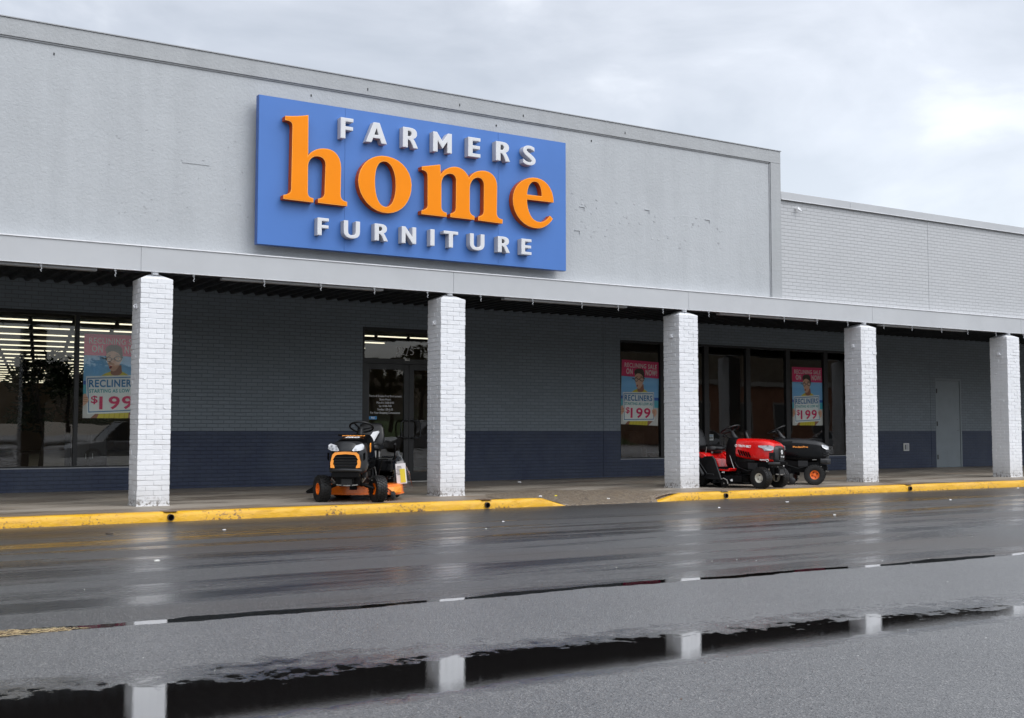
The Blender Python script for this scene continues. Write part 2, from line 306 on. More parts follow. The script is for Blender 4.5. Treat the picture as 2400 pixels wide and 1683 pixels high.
def asphalt():
    mt, t, p = newmat('wet_asphalt'); v = world_co(t)
    s = t.nodes.new('ShaderNodeSeparateXYZ'); lk(t, v, s.inputs[0]); Y = s.outputs['Y']; X = s.outputs['X']
    def m_(op, a, b=None, c=False): return math_(op, a, b, c, tree=t)
    ysm = m_('SUBTRACT', 5.83, m_('MULTIPLY', X, 0.045))
    wob = m_('MULTIPLY', m_('SUBTRACT', tnoise(t, world_co(t, (1, 0, 0)), 0.55, 3), 0.5), 0.36)
    dy = m_('SUBTRACT', m_('ADD', Y, wob), ysm)                     # + = newer lane beyond the seam, - = old surface in front
    ds = m_('ABSOLUTE', dy)
    old = m_('MULTIPLY', m_('SUBTRACT', 0.0, dy), 30.0, True)
    # standing water in the seam
    wseam = m_('ADD', m_('MULTIPLY', tnoise(t, world_co(t, (1, 0, 0)), 0.8, 6, 0.7), 0.26), -0.065)
    seam = m_('MULTIPLY', m_('SUBTRACT', wseam, ds), 60.0, True)
    # broad puddle on the old surface
    edge = m_('SUBTRACT', tnoise(t, world_co(t, (0.38, 1.5, 1)), 1.5, 7, 0.65), 0.5)
    fine = m_('SUBTRACT', tnoise(t, world_co(t, (1, 1, 1)), 9.0, 5, 0.7), 0.5)
    pc = m_('SUBTRACT', 4.02, m_('MULTIPLY', X, 0.070))
    up = m_('SUBTRACT', m_('ADD', m_('SUBTRACT', 4.78, m_('MULTIPLY', X, 0.105)), m_('ADD', m_('MULTIPLY', edge, 0.8), m_('MULTIPLY', fine, 0.75))), Y)
    lo = m_('SUBTRACT', Y, m_('ADD', m_('SUBTRACT', 3.60, m_('MULTIPLY', X, 0.005)), m_('ADD', m_('MULTIPLY', fine, 0.22), m_('MULTIPLY', edge, -0.10))))
    pud = m_('MULTIPLY', m_('MULTIPLY', up, 3.6, True), m_('MULTIPLY', lo, 9.0, True))
    # thin water lying in long hollows of the lane
    st = tnoise(t, world_co(t, (0.11, 0.8, 1)), 1.5, 8, 0.66, 0.5); st2 = tnoise(t, world_co(t, (0.035, 0.9, 1)), 4.0, 6, 0.65, 0.1)
    patch = ramp(t, m_('ADD', m_('MULTIPLY', st, 0.6), m_('MULTIPLY', st2, 0.4)), [(0.48, 0.0), (0.58, 1.0)])
    patch = m_('MULTIPLY', patch, m_('MULTIPLY', m_('SUBTRACT', 1.0, old), m_('SUBTRACT', 1.0, m_('MULTIPLY', m_('SUBTRACT', Y, 11.3), 0.5, True))))
    wet = m_('MAXIMUM', m_('MAXIMUM', seam, pud), m_('MULTIPLY', patch, 0.60))
    vv = t.nodes.new('ShaderNodeTexVoronoi'); vv.inputs['Scale'].default_value = 150; lk(t, v, vv.inputs['Vector'])
    cc = t.nodes.new('ShaderNodeSeparateColor'); lk(t, vv.outputs['Color'], cc.inputs[0])
    c = mixc(t, tnoise(t, v, 0.8, 6, 0.6), (0.026, 0.0255, 0.025), (0.058, 0.058, 0.058))
    c = mixc(t, old, c, mixc(t, tnoise(t, v, 1.3, 7, 0.65), (0.055, 0.055, 0.056), (0.118, 0.118, 0.120)))
    c = mixc(t, ramp(t, cc.outputs[0], [(0.82, 0.0), (0.92, 0.8)]), c, (0.21, 0.205, 0.20))
    c = mixc(t, ramp(t, cc.outputs[1], [(0.70, 0.0), (0.85, 0.85)]), c, (0.012, 0.012, 0.013))
    brown = m_('MULTIPLY', ramp(t, tnoise(t, world_co(t, (0.2, 0.6, 1)), 1.0, 5), [(0.46, 0.0), (0.64, 0.7)]), m_('SUBTRACT', 1.0, old))
    c = mixc(t, brown, c, (0.034, 0.021, 0.012))
    c = mixc(t, m_('MULTIPLY', wet, 0.97), c, (0.006, 0.005, 0.005))
    lk(t, c, p.inputs['Base Color'])
    dryr = mixc(t, old, 0.42, 0.50)
    lk(t, mixc(t, m_('POWER', wet, 0.6), dryr, 0.03), p.inputs['Roughness'])
    p.inputs['IOR'].default_value = 1.5; lk(t, mixc(t, wet, 0.55, 0.5), p.inputs['Specular IOR Level'])
    lk(t, mixc(t, wet, mixc(t, old, 0.30, 0.80), 1.0), p.inputs['Coat Weight']); lk(t, mixc(t, m_('POWER', wet, 0.5), mixc(t, old, 0.34, 0.36), 0.012), p.inputs['Coat Roughness'])
    p.inputs['Coat IOR'].default_value = 1.5
    dry = m_('SUBTRACT', 1.0, m_('MULTIPLY', wet, 0.992))
    b = t.nodes.new('ShaderNodeBump'); b.inputs['Distance'].default_value = 0.006
    lk(t, m_('MULTIPLY', dry, mixc(t, old, 0.80, 1.0)), b.inputs['Strength'])
    lk(t, m_('ADD', m_('MULTIPLY', tnoise(t, v, 95, 3, 0.6), 0.7), m_('MULTIPLY', vv.outputs['Distance'], 0.6)), b.inputs['Height'])
    lk(t, b.outputs[0], p.inputs['Normal']); lk(t, b.outputs[0], p.inputs['Coat Normal']); return mt
M['asphalt'] = asphalt()
PC = {}
def pm(name, col):
    if name not in PC: PC[name] = plain('print_'+name, col, 0.35, 0, 0.03, 6); PC[name].name = 'print_'+name
    return PC[name]
for k, c in dict(pink=(0.85, 0.03, 0.20), skyb=(0.26, 0.60, 0.92), sea=(0.02, 0.16, 0.62), turq=(0.08, 0.55, 0.68), sand=(0.74, 0.74, 0.72),
                 paper=(0.90, 0.93, 0.93), blueink=(0.03, 0.22, 0.48), tealink=(0.04, 0.38, 0.42), pinkink=(0.70, 0.01, 0.14), skin=(0.80, 0.48, 0.34),
                 skind=(0.38, 0.16, 0.10), hair=(0.03, 0.02, 0.016), lips=(0.62, 0.02, 0.03), yellow=(0.78, 0.66, 0.06), yell2=(0.62, 0.50, 0.04), wtext=(0.86, 0.84, 0.84), ink=(0.02, 0.02, 0.04)).items():
    pm(k, c)

# ---------------------------------------------------------------- mesh collector
class MB:
    def __init__(s): s.v = []; s.f = []; s.m = []; s.mats = []
    def mi(s, mt):
        if mt not in s.mats: s.mats.append(mt)
        return s.mats.index(mt)
    def add(s, vs, fs, mt):
        b = len(s.v); s.v += [tuple(q) for q in vs]
        for i, f in enumerate(fs):
            s.f.append([b+k for k in f]); s.m.append(s.mi(mt[i] if isinstance(mt, list) else mt))
        return s
    def box(s, x0, x1, y0, y1, z0, z1, mt):
        vs = [(x, y, z) for z in (z0, z1) for y in (y0, y1) for x in (x0, x1)]
        return s.add(vs, [(0, 2, 3, 1), (4, 5, 7, 6), (0, 1, 5, 4), (2, 6, 7, 3), (0, 4, 6, 2), (1, 3, 7, 5)], mt)
    def obox(s, c, size, rot, mt):
        mtx = Matrix.Rotation(rot[2], 3, 'Z') @ Matrix.Rotation(rot[1], 3, 'Y') @ Matrix.Rotation(rot[0], 3, 'X')
        a, b, d = (q/2 for q in size)
        vs = [Vector(c)+mtx @ Vector((x, y, z)) for z in (-d, d) for y in (-b, b) for x in (-a, a)]
        return s.add(vs, [(0, 2, 3, 1), (4, 5, 7, 6), (0, 1, 5, 4), (2, 6, 7, 3), (0, 4, 6, 2), (1, 3, 7, 5)], mt)
    def loft(s, rings, mt, cap=True, closed=True, fm=None):
        n = len(rings[0]); vs = [p for r in rings for p in r]; fs = []; ms = []
        for i in range(len(rings)-1):
            for j in range(n if closed else n-1):
                k = (j+1) % n; f = (i*n+j, i*n+k, (i+1)*n+k, (i+1)*n+j); fs.append(f)
                if fm:
                    c = sum((Vector(vs[q]) for q in f), Vector())/4; ms.append(fm(c))
                else: ms.append(mt)
        if cap:
            fs.append(tuple(reversed(range(n)))); fs.append(tuple((len(rings)-1)*n+j for j in range(n))); ms += [mt, mt]
        return s.add(vs, fs, ms)
    def tube(s, pts, r, mt, seg=8, closed=False):
        pts = [Vector(p) for p in pts]; rings = []; n = len(pts)
        prev = None
        for i, p in enumerate(pts):
            if closed: d = (pts[(i+1) % n]-pts[i-1]).normalized()
            else: d = (pts[min(i+1, n-1)]-pts[max(i-1, 0)]).normalized()
            a = prev if prev is not None else (Vector((0, 0, 1)) if abs(d.z) < 0.9 else Vector((1, 0, 0)))
            a = (a-d*a.dot(d)).normalized(); prev = a; b = d.cross(a)
            rr = r[i] if isinstance(r, (list, tuple)) else r
            rings.append([p+(a*math.cos(2*math.pi*k/seg)+b*math.sin(2*math.pi*k/seg))*rr for k in range(seg)])
        if closed: rings.append(rings[0])
        return s.loft(rings, mt, cap=not closed)
    def lathe(s, prof, mt, seg=28, axis='Y', c=(0, 0, 0), fm=None):
        """prof: list of (radius, along)"""
        c = Vector(c); rings = []
        for r, a in prof:
            ring = []
            for k in range(seg):
                t = 2*math.pi*k/seg; q = (r*math.cos(t), r*math.sin(t))
                ring.append(c+(Vector((q[0], a, q[1])) if axis == 'Y' else Vector((q[0], q[1], a)) if axis == 'Z' else Vector((a, q[0], q[1]))))
            rings.append(ring)
        return s.loft(rings, mt, cap=True)
    def prism(s, poly, a0, a1, mt, axis='Y'):
        """poly in the plane across the axis, extruded a0..a1"""
        n = len(poly)
        def P(u, v, a): return (u, a, v) if axis == 'Y' else (u, v, a) if axis == 'Z' else (a, u, v)
        vs = [P(u, v, a0) for u, v in poly]+[P(u, v, a1) for u, v in poly]
        fs = [tuple(range(n)), tuple(reversed(range(n, 2*n)))]+[(i, n+i, n+(i+1) % n, (i+1) % n) for i in range(n)]
        return s.add(vs, fs, mt)
    def build(s, name, parent=None, smooth=None, uv=False, bevel=0.0, loc=None, fix=False):
        me = bpy.data.meshes.new(name); me.from_pydata(s.v, [], s.f)
        for mt in s.mats: me.materials.append(mt)
        me.polygons.foreach_set('material_index', s.m)
        if fix:
            bm = bmesh.new(); bm.from_mesh(me); bmesh.ops.recalc_face_normals(bm, faces=bm.faces); bm.to_mesh(me); bm.free()
        if smooth:
            me.polygons.foreach_set('use_smooth', [True]*len(me.polygons)); me.set_sharp_from_angle(angle=R(smooth))
        if uv:
            ul = me.uv_layers.new(name='UVMap')
            for p in me.polygons:
                n = p.normal
                for li in p.loop_indices:
                    co = me.vertices[me.loops[li].vertex_index].co
                    ul.data[li].uv = (co.y, co.z) if abs(n.x) > 0.7 else (co.x, co.y) if abs(n.z) > 0.7 else (co.x, co.z)
        me.update()
        o = bpy.data.objects.new(name, me); COL.objects.link(o)
        if loc: o.location = loc
        if parent: o.parent = parent
        if bevel:
            md = o.modifiers.new('bevel', 'BEVEL'); md.width = bevel; md.segments = 2; md.limit_method = 'ANGLE'; md.angle_limit = R(40); md.harden_normals = False
        return o
def tag(o, label=None, cat=None, group=None, kind=None):
    for k, v in (('label', label), ('category', cat), ('group', group), ('kind', kind)):
        if v: o[k] = v
    return o
def empty(name, loc=(0, 0, 0), rz=0.0, parent=None):
    o = bpy.data.objects.new(name, None); COL.objects.link(o); o.location = loc; o.rotation_euler = (0, 0, rz)
    o.empty_display_size = 0.2
    if parent: o.parent = parent
    return o
def copy_tree(o, parent=None):
    c = o.copy(); COL.objects.link(c)
    if parent: c.parent = parent
    for ch in list(o.children): copy_tree(ch, c)
    return c
def ss(a, b, x):
    t = min(1, max(0, (x-a)/(b-a))); return t*t*(3-2*t)

# flat shapes (letters, prints) ------------------------------------------------
def fill2d(loops, depth=0.0):
    """filled 2D outline(s) with holes -> (verts, faces), front at +depth"""
    cu = bpy.data.curves.new('t', 'CURVE'); cu.dimensions = '2D'; cu.fill_mode = 'BOTH'; cu.extrude = depth/2
    for lp in loops:
        sp = cu.splines.new('POLY'); sp.points.add(len(lp)-1); sp.use_cyclic_u = True
        for i, (x, y) in enumerate(lp): sp.points[i].co = (x, y, 0, 1)
    return curve_mesh(cu)
def curve_mesh(cu):
    ob = bpy.data.objects.new('t', cu); COL.objects.link(ob)
    dg = bpy.context.evaluated_depsgraph_get(); dg.update()
    me = ob.evaluated_get(dg).to_mesh()
    vs = [v.co.copy() for v in me.vertices]; fs = [tuple(p.vertices) for p in me.polygons]
    ob.evaluated_get(dg).to_mesh_clear()
    bpy.data.objects.remove(ob); bpy.data.curves.remove(cu)
    return vs, fs
def text2d(body, size=1.0, bold=0.0, depth=0.0, align='LEFT', spacing=1.0, shear=0.0):
    cu = bpy.data.curves.new('t', 'FONT'); cu.body = body; cu.size = size; cu.offset = bold; cu.extrude = depth/2
    cu.align_x = align; cu.space_character = spacing; cu.shear = shear; cu.resolution_u = 3
    return curve_mesh(cu)
def put(mb, geo, mt, origin, ex=(1, 0, 0), ey=(0, 0, 1), sx=1.0, sy=1.0, flipf=False):
    """place flat geometry: its x along ex, y along ey, its front along ex x ey"""
    vs, fs = geo; ex = Vector(ex); ey = Vector(ey); ez = ex.cross(ey); o = Vector(origin)
    mb.add([o+ex*(v[0]*sx)+ey*(v[1]*sy)+ez*v[2] for v in vs], fs, mt)
def bez(s, n=6):
    """'x y x y ... C a b c d e f' tokens -> points"""
    tk = s.split(); out = []; i = 0
    while i < len(tk):
        if tk[i] == 'C':
            i += 1; p = [float(q) for q in tk[i:i+6]]; i += 6; a = out[-1]
            for k in range(1, n+1):
                u = k/n; v = 1-u
                out.append(tuple(v**3*a[j]+3*v*v*u*p[j]+3*v*u*u*p[2+j]+u**3*p[4+j] for j in (0, 1)))
        else: out.append((float(tk[i]), float(tk[i+1]))); i += 2
    if len(out) > 2 and abs(out[0][0]-out[-1][0])+abs(out[0][1]-out[-1][1]) < 1e-6: out.pop()
    return out
def inset(loop, d):
    """offset a closed outline to its left by d"""
    n = len(loop); out = []
    for i in range(n):
        p = Vector(loop[i]); a = (p-Vector(loop[i-1])); b = (Vector(loop[(i+1) % n])-p)
        if a.length < 1e-7 or b.length < 1e-7: out.append(tuple(p)); continue
        a.normalize(); b.normalize()
        na = Vector((-a.y, a.x)); nb = Vector((-b.y, b.x)); q = na+nb
        if q.length < 1e-3: out.append(tuple(p)); continue
        q.normalize(); k = d/max(0.35, q.dot(na)); out.append(tuple(p+q*k))
    return out
def area(l): return 0.5*sum(l[i-1][0]*l[i][1]-l[i][0]*l[i-1][1] for i in range(len(l)))
HOME, FARMERS, FURN = {}, [], []
HOME = {
 'h': [[(5.973,5.631),(6.017,5.635),(6.061,5.64),(6.105,5.647),(6.149,5.654),(6.193,5.663),(6.237,5.672),(6.28,5.682),(6.323,5.693),(6.326,5.103),(6.35,5.133),(6.376,5.158),(6.403,5.179),(6.432,5.197),(6.463,5.211),(6.494,5.222),(6.527,5.231),(6.561,5.236),(6.615,5.239),(6.665,5.233),(6.712,5.218),(6.753,5.192),(6.788,5.157),(6.815,5.11),(6.832,5.051),(6.839,4.98),(6.835,4.598),(6.837,4.572),(6.842,4.55),(6.85,4.532),(6.861,4.519),(6.876,4.509),(6.893,4.502),(6.914,4.497),(6.938,4.495),(6.941,4.43),(6.485,4.433),(6.484,4.493),(6.507,4.498),(6.527,4.505),(6.544,4.513),(6.558,4.524),(6.569,4.537),(6.577,4.552),(6.582,4.57),(6.584,4.59),(6.595,4.999),(6.592,5.027),(6.585,5.051),(6.573,5.071),(6.557,5.087),(6.537,5.099),(6.513,5.107),(6.486,5.11),(6.455,5.108),(6.427,5.102),(6.402,5.09),(6.38,5.073),(6.361,5.053),(6.345,5.029),(6.334,5.003),(6.327,4.976),(6.325,4.947),(6.326,4.581),(6.327,4.558),(6.331,4.539),(6.337,4.524),(6.346,4.512),(6.358,4.503),(6.373,4.497),(6.391,4.493),(6.413,4.492),(6.414,4.43),(5.961,4.434),(5.96,4.492),(5.986,4.498),(6.009,4.506),(6.028,4.515),(6.045,4.526),(6.057,4.539),(6.067,4.554),(6.072,4.572),(6.075,4.592),(6.084,5.493),(6.082,5.513),(6.077,5.53),(6.069,5.544),(6.057,5.555),(6.042,5.563),(6.023,5.568),(6.001,5.57),(5.974,5.569)]],
 'o': [[(7.113,4.832),(7.122,4.911),(7.144,4.984),(7.179,5.05),(7.224,5.109),(7.28,5.16),(7.343,5.2),(7.413,5.229),(7.489,5.246),(7.586,5.249),(7.679,5.235),(7.763,5.206),(7.838,5.161),(7.901,5.103),(7.949,5.033),(7.98,4.953),(7.993,4.864),(7.987,4.774),(7.967,4.689),(7.933,4.612),(7.888,4.544),(7.831,4.487),(7.765,4.442),(7.689,4.41),(7.606,4.394),(7.506,4.395),(7.413,4.417),(7.33,4.457),(7.258,4.513),(7.198,4.581),(7.153,4.658),(7.124,4.743)],[(7.383,4.856),(7.385,4.922),(7.392,4.98),(7.403,5.032),(7.419,5.076),(7.439,5.112),(7.465,5.139),(7.495,5.158),(7.53,5.167),(7.569,5.166),(7.605,5.152),(7.638,5.126),(7.667,5.089),(7.69,5.042),(7.709,4.986),(7.721,4.921),(7.726,4.848),(7.725,4.768),(7.717,4.697),(7.704,4.636),(7.685,4.585),(7.662,4.544),(7.634,4.513),(7.603,4.493),(7.568,4.483),(7.529,4.486),(7.492,4.503),(7.461,4.532),(7.434,4.574),(7.412,4.628),(7.396,4.694),(7.386,4.77)]],
 'm': [[(8.164,5.168),(8.484,5.235),(8.492,5.078),(8.508,5.103),(8.529,5.127),(8.554,5.151),(8.583,5.173),(8.615,5.193),(8.652,5.21),(8.692,5.222),(8.735,5.231),(8.776,5.232),(8.816,5.228),(8.853,5.217),(8.888,5.201),(8.92,5.179),(8.948,5.153),(8.973,5.122),(8.994,5.088),(9.016,5.117),(9.04,5.142),(9.067,5.165),(9.095,5.185),(9.126,5.201),(9.158,5.214),(9.193,5.223),(9.229,5.229),(9.286,5.232),(9.338,5.225),(9.385,5.209),(9.426,5.185),(9.46,5.152),(9.485,5.111),(9.501,5.062),(9.507,5.007),(9.501,4.582),(9.503,4.561),(9.508,4.544),(9.516,4.529),(9.528,4.517),(9.543,4.507),(9.562,4.5),(9.584,4.495),(9.61,4.493),(9.607,4.425),(9.161,4.435),(9.161,4.494),(9.183,4.501),(9.202,4.509),(9.22,4.518),(9.234,4.53),(9.246,4.543),(9.254,4.559),(9.26,4.578),(9.261,4.601),(9.265,4.994),(9.263,5.022),(9.257,5.047),(9.247,5.068),(9.234,5.085),(9.218,5.098),(9.198,5.107),(9.176,5.111),(9.151,5.111),(9.123,5.104),(9.096,5.092),(9.072,5.073),(9.05,5.051),(9.033,5.023),(9.019,4.992),(9.011,4.959),(9.008,4.922),(9.007,4.596),(9.008,4.574),(9.012,4.555),(9.019,4.538),(9.028,4.525),(9.04,4.514),(9.055,4.505),(9.073,4.499),(9.093,4.495),(9.093,4.435),(8.665,4.439),(8.665,4.493),(8.685,4.499),(8.703,4.506),(8.719,4.514),(8.733,4.524),(8.744,4.537),(8.752,4.552),(8.757,4.57),(8.76,4.592),(8.764,5.008),(8.762,5.035),(8.756,5.058),(8.746,5.078),(8.733,5.093),(8.716,5.104),(8.696,5.111),(8.673,5.114),(8.648,5.113),(8.619,5.106),(8.592,5.094),(8.568,5.077),(8.546,5.055),(8.529,5.03),(8.516,5.001),(8.508,4.97),(8.505,4.937),(8.505,4.587),(8.506,4.567),(8.511,4.55),(8.518,4.535),(8.528,4.522),(8.541,4.512),(8.558,4.505),(8.577,4.5),(8.599,4.499),(8.599,4.434),(8.163,4.435),(8.165,4.493),(8.185,4.5),(8.204,4.507),(8.221,4.515),(8.236,4.524),(8.249,4.536),(8.259,4.551),(8.266,4.569),(8.268,4.591),(8.266,5.021),(8.265,5.041),(8.261,5.059),(8.254,5.075),(8.244,5.088),(8.23,5.099),(8.213,5.107),(8.192,5.112),(8.167,5.113)]],
 'e': [[(10.585,4.864),(10.069,4.862),(10.072,4.795),(10.084,4.731),(10.103,4.671),(10.131,4.617),(10.167,4.573),(10.211,4.54),(10.263,4.521),(10.322,4.518),(10.348,4.522),(10.373,4.53),(10.397,4.54),(10.421,4.554),(10.445,4.571),(10.467,4.591),(10.49,4.614),(10.512,4.641),(10.569,4.594),(10.539,4.555),(10.506,4.521),(10.471,4.491),(10.434,4.466),(10.396,4.445),(10.356,4.429),(10.316,4.418),(10.276,4.412),(10.18,4.413),(10.091,4.433),(10.011,4.469),(9.94,4.52),(9.882,4.584),(9.838,4.659),(9.81,4.744),(9.8,4.836),(9.808,4.911),(9.829,4.981),(9.863,5.044),(9.909,5.1),(9.966,5.148),(10.031,5.187),(10.105,5.215),(10.185,5.23),(10.266,5.232),(10.341,5.219),(10.409,5.191),(10.469,5.149),(10.517,5.095),(10.554,5.029),(10.577,4.951)],[(10.07,4.942),(10.075,4.989),(10.084,5.031),(10.097,5.069),(10.114,5.101),(10.135,5.127),(10.158,5.148),(10.185,5.162),(10.216,5.169),(10.246,5.168),(10.273,5.159),(10.296,5.141),(10.316,5.115),(10.332,5.082),(10.344,5.042),(10.351,4.996),(10.354,4.944)]],
}
FARMERS = [('F', 6.828, 7.027), ('A', 7.234, 7.575), ('R', 7.843, 8.098), ('M', 8.359, 8.685), ('E', 8.979, 9.198), ('R', 9.485, 9.746), ('S', 9.993, 10.234)]
FURN = [('F', 6.481, 6.654), ('U', 6.891, 7.147), ('R', 7.386, 7.6), ('N', 7.833, 8.074), ('I', 8.319, 8.389), ('T', 8.549, 8.801), ('U', 9.014, 9.275), ('R', 9.523, 9.742), ('E', 9.963, 10.152)]
# ================================================================= GROUND
def ground_z(Y):
    if Y > 14.45: return 0.035
    if Y > 8: return 0.035+0.195*ss(14.5, 8, Y)
    if Y > -2: return 0.23
    return 0.23-0.50*ss(-2, -9, Y)
def grid(name, xs, ys, zf, mt, keep=None):
    mb = MB(); idx = {}
    for j, y in enumerate(ys):
        for i, x in enumerate(xs): idx[i, j] = len(mb.v); mb.v.append((x, y, zf(x, y)))
    for j in range(len(ys)-1):
        for i in range(len(xs)-1):
            if keep and not keep((xs[i]+xs[i+1])/2, (ys[j]+ys[j+1])/2): continue
            mb.f.append([idx[i, j], idx[i+1, j], idx[i+1, j+1], idx[i, j+1]]); mb.m.append(mb.mi(mt))
    return mb.build(name, smooth=60)
ys = [-400, -200, -90, -50, -20, -12]+[-9+0.5*i for i in range(0, 15)]+[-1+i*1.0 for i in range(0, 9)]+[8+0.25*i for i in range(1, 27)]+[14.9, 16, 30, 80, 200, 600]
tag(grid('ground', [-500, -200, -80, -40, -15, 0, 8, 16, 30, 60, 120, 300, 700], ys, lambda x, y: ground_z(y), M['asphalt']), kind='structure')
def walk_z(x, y):
    z = 0.15+0.035*ss(13, 24, x)*ss(15.8, 20.3, y)
    side = ss(9.55, 10.15, x)*(1-ss(11.5, 12.15, x))
    if side > 0 and y < 16.5: z -= 0.108*side*min(1, (16.5-y)/1.95)
    return z
xs = [-10, -4, 0]+[2+0.5*i for i in range(14)]+[9+0.1*i for i in range(40)]+[13+0.5*i for i in range(30)]+[30, 36, 45]
tag(grid('pavement', xs, [14.55+0.1*i for i in range(21)]+[17, 18, 19, 20, 20.34], walk_z, M['concrete']), kind='structure')
mb = MB(); nx = 44; cols_ = []
for i in range(nx+1):
    x = 9.05+(12.62-9.05)*i/nx; yb = 14.67+1.80*math.sqrt(max(0, 1-((x-10.83)/1.80)**2))+0.05*math.sin(i*1.7)
    y0 = 14.47 if 9.95 < x < 11.75 else 14.60
    cols_.append([(x, y0-0.09-0.03*math.sin(i*.9), 0.028)]+[(x, y0+(yb-y0)*j/10, walk_z(x, max(14.55, y0+(yb-y0)*j/10))+0.005) for j in range(11)])
mb.loft([[Vector(p) for p in c] for c in cols_], M['aggregate'], cap=False, closed=False)
tag(mb.build('ramp', smooth=60), kind='structure')
# yellow kerb: two runs that taper down to the ramp
def kerb_run(x0, x1, taper_at, tip):
    mb = MB(); rings = []; n = int(abs(x1-x0)/0.12)
    for i in range(n+1):
        x = x0+(x1-x0)*i/n
        k = 1.0 if (x-taper_at)*(tip-taper_at) < 0 else max(0.0, 1-(x-taper_at)/(tip-taper_at))
        zt = 0.037+(0.158-0.037)*k
        j = lambda s: 0.007*mnoise.noise(Vector((x*3.1, s, 0)))+0.004*mnoise.noise(Vector((x*11, s+5, 0)))
        yo = -0.05*(1-k)
        rings.append([Vector(q) for q in [(x, 14.49+yo+j(1), -0.05), (x, 14.485+yo+j(2), 0.03), (x, 14.495+yo+j(3), 0.03+(zt-0.03)*0.55), (x, 14.505+yo+j(4), zt-0.022*k-0.001),
                      (x, 14.528+yo+j(5), zt-0.004*k+j(9)*0.4), (x, 14.60+yo*0.5, zt+j(6)*0.4), (x, 14.668, max(zt-0.003, 0.04)+j(7)*0.3), (x, 14.675, -0.05)]])
    mb.loft(rings, M['kerb']); o = mb.build('kerb', smooth=35, fix=True); return tag(o, kind='structure')
kerb_run(-6, 10.0, 9.62, 10.0)
kerb_run(34, 11.72, 12.25, 11.72)
# weep pipes through the kerb
for i, x in enumerate((4.12, 8.65, 13.21, 17.74)):
    mb = MB()
    mb.lathe([(0.034, 14.60), (0.034, 14.463), (0.041, 14.463), (0.044, 14.62)], M['bark'], 18, 'Y', (x, 0, 0.088))
    mb.lathe([(0.0335, 14.474), (0.001, 14.475)], M['pipe_shade'], 18, 'Y', (x, 0, 0.088))  # black disc painted in for the shade inside the pipe
    mb.box(x-0.075, x+0.085, 14.49, 14.70, 0.1575, 0.1625, M['steel'] if i == 2 else M['concrete'])
    o = mb.build('drain_pipe', fix=False)
    tag(o, 'black drain pipe in the yellow kerb ' + ('at the leftmost white column', 'near the second white column from left', 'below the red riding mower', 'midway between the two rightmost columns', 'past the rightmost white column')[i], 'drain pipe', 'drain pipes through the yellow kerb')

# ================================================================= BUILDING
B = empty('store_building', (0, 0, 0)); tag(B, 'long single storey store with grey stucco front, white brick columns and covered walkway', 'store')
YW = 20.35
# tall stucco front with raised border
mb = MB(); mb.box(-12, 16.03, 15.985, 16.30, 3.60, 6.30, M['stucco']); mb.build('stucco_wall', B)
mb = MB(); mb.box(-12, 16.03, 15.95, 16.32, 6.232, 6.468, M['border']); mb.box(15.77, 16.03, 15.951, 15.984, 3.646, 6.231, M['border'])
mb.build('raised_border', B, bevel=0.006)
mb = MB(); mb.box(-12, 16.045, 15.935, 16.34, 6.469, 6.482, M['coping']); mb.build('coping', B)
mb = MB()
for x, y in ((-4, 0),): pass
mb.box(-12, 15.76, 15.968, 15.984, 6.214, 6.229, M['coping']); mb.box(15.748, 15.764, 15.968, 15.984, 3.65, 6.212, M['coping']); mb.build('border_shadow_strip', B)  # dark raised strips paint a shadow line along the border's inner edges
# screw holes and patched marks left by an older sign
mb = MB()
for _ in range(46):
    x = random.uniform(11.2, 14.6); z = 4.95-0.02*(x-11)+random.choice((-0.35, -0.05, 0.0, 0.12))+random.gauss(0, 0.07)
    mb.obox((x, 15.984, z), (random.uniform(0.012, 0.05), 0.008, random.uniform(0.01, 0.035)), (0, random.uniform(-.6, .6), 0), random.choice((M['stucco'], M['coping'], M['fascia'])))
for x, z in ((11.35, 4.93), (12.75, 5.02), (11.25, 4.52), (14.15, 4.98)):
    mb.box(x, x+0.11, 15.972, 15.984, z, z+0.012, M['stucco']); mb.box(x+0.1, x+0.112, 15.972, 15.984, z-0.05, z, M['stucco'])
for _ in range(30):
    x = random.uniform(3.6, 5.6); z = random.uniform(4.0, 5.3)
    mb.obox((x, 15.984, z), (random.uniform(0.008, 0.03), 0.006, random.uniform(0.008, 0.02)), (0, random.uniform(-1, 1), 0), M['coping'])
mb.box(4.62, 5.0, 15.978, 15.984, 4.86, 4.866, M['coping'])
for x in (9.0, 10.2, 7.4, 12.3): mb.box(x, x+0.012, 15.944, 15.9495, 6.30, 6.34, M['black'])
for x in (2.9, 6.5, 9.7, 11.6): mb.box(x, x+0.014, 15.976, 15.984, 6.08, 6.11, M['black'])
mb.build('old_sign_marks', B)['kind'] = 'stuff'
# lower brick wing
mb = MB(); mb.box(16.031, 20.308, 16.0, 16.28, 3.60, 5.60, M['brick_upper']); mb.box(20.318, 46, 16.0, 16.28, 3.60, 5.60, M['brick_upper'])
mb.box(20.309, 20.317, 16.008, 16.2, 3.6, 5.6, M['coping']); mb.build('brick_wing_wall', B, uv=True)
mb = MB(); mb.box(16.032, 17.93, 15.95, 16.30, 5.565, 5.705, M['fascia']); mb.box(17.934, 46, 15.95, 16.30, 5.565, 5.705, M['fascia'])
mb.box(16.032, 46, 15.94, 15.96, 5.552, 5.563, M['flash']); mb.build('wing_trim', B, bevel=0.003)
mb = MB(); mb.tube([(16.45, 16.0, 5.42), (16.45, 15.92, 5.40), (16.50, 15.88, 5.36)], 0.015, M['flash'], 6); mb.obox((16.47, 15.93, 5.41), (0.07, 0.03, 0.05), (0, 0.4, 0), M['flash']); mb.build('wall_bracket', B)
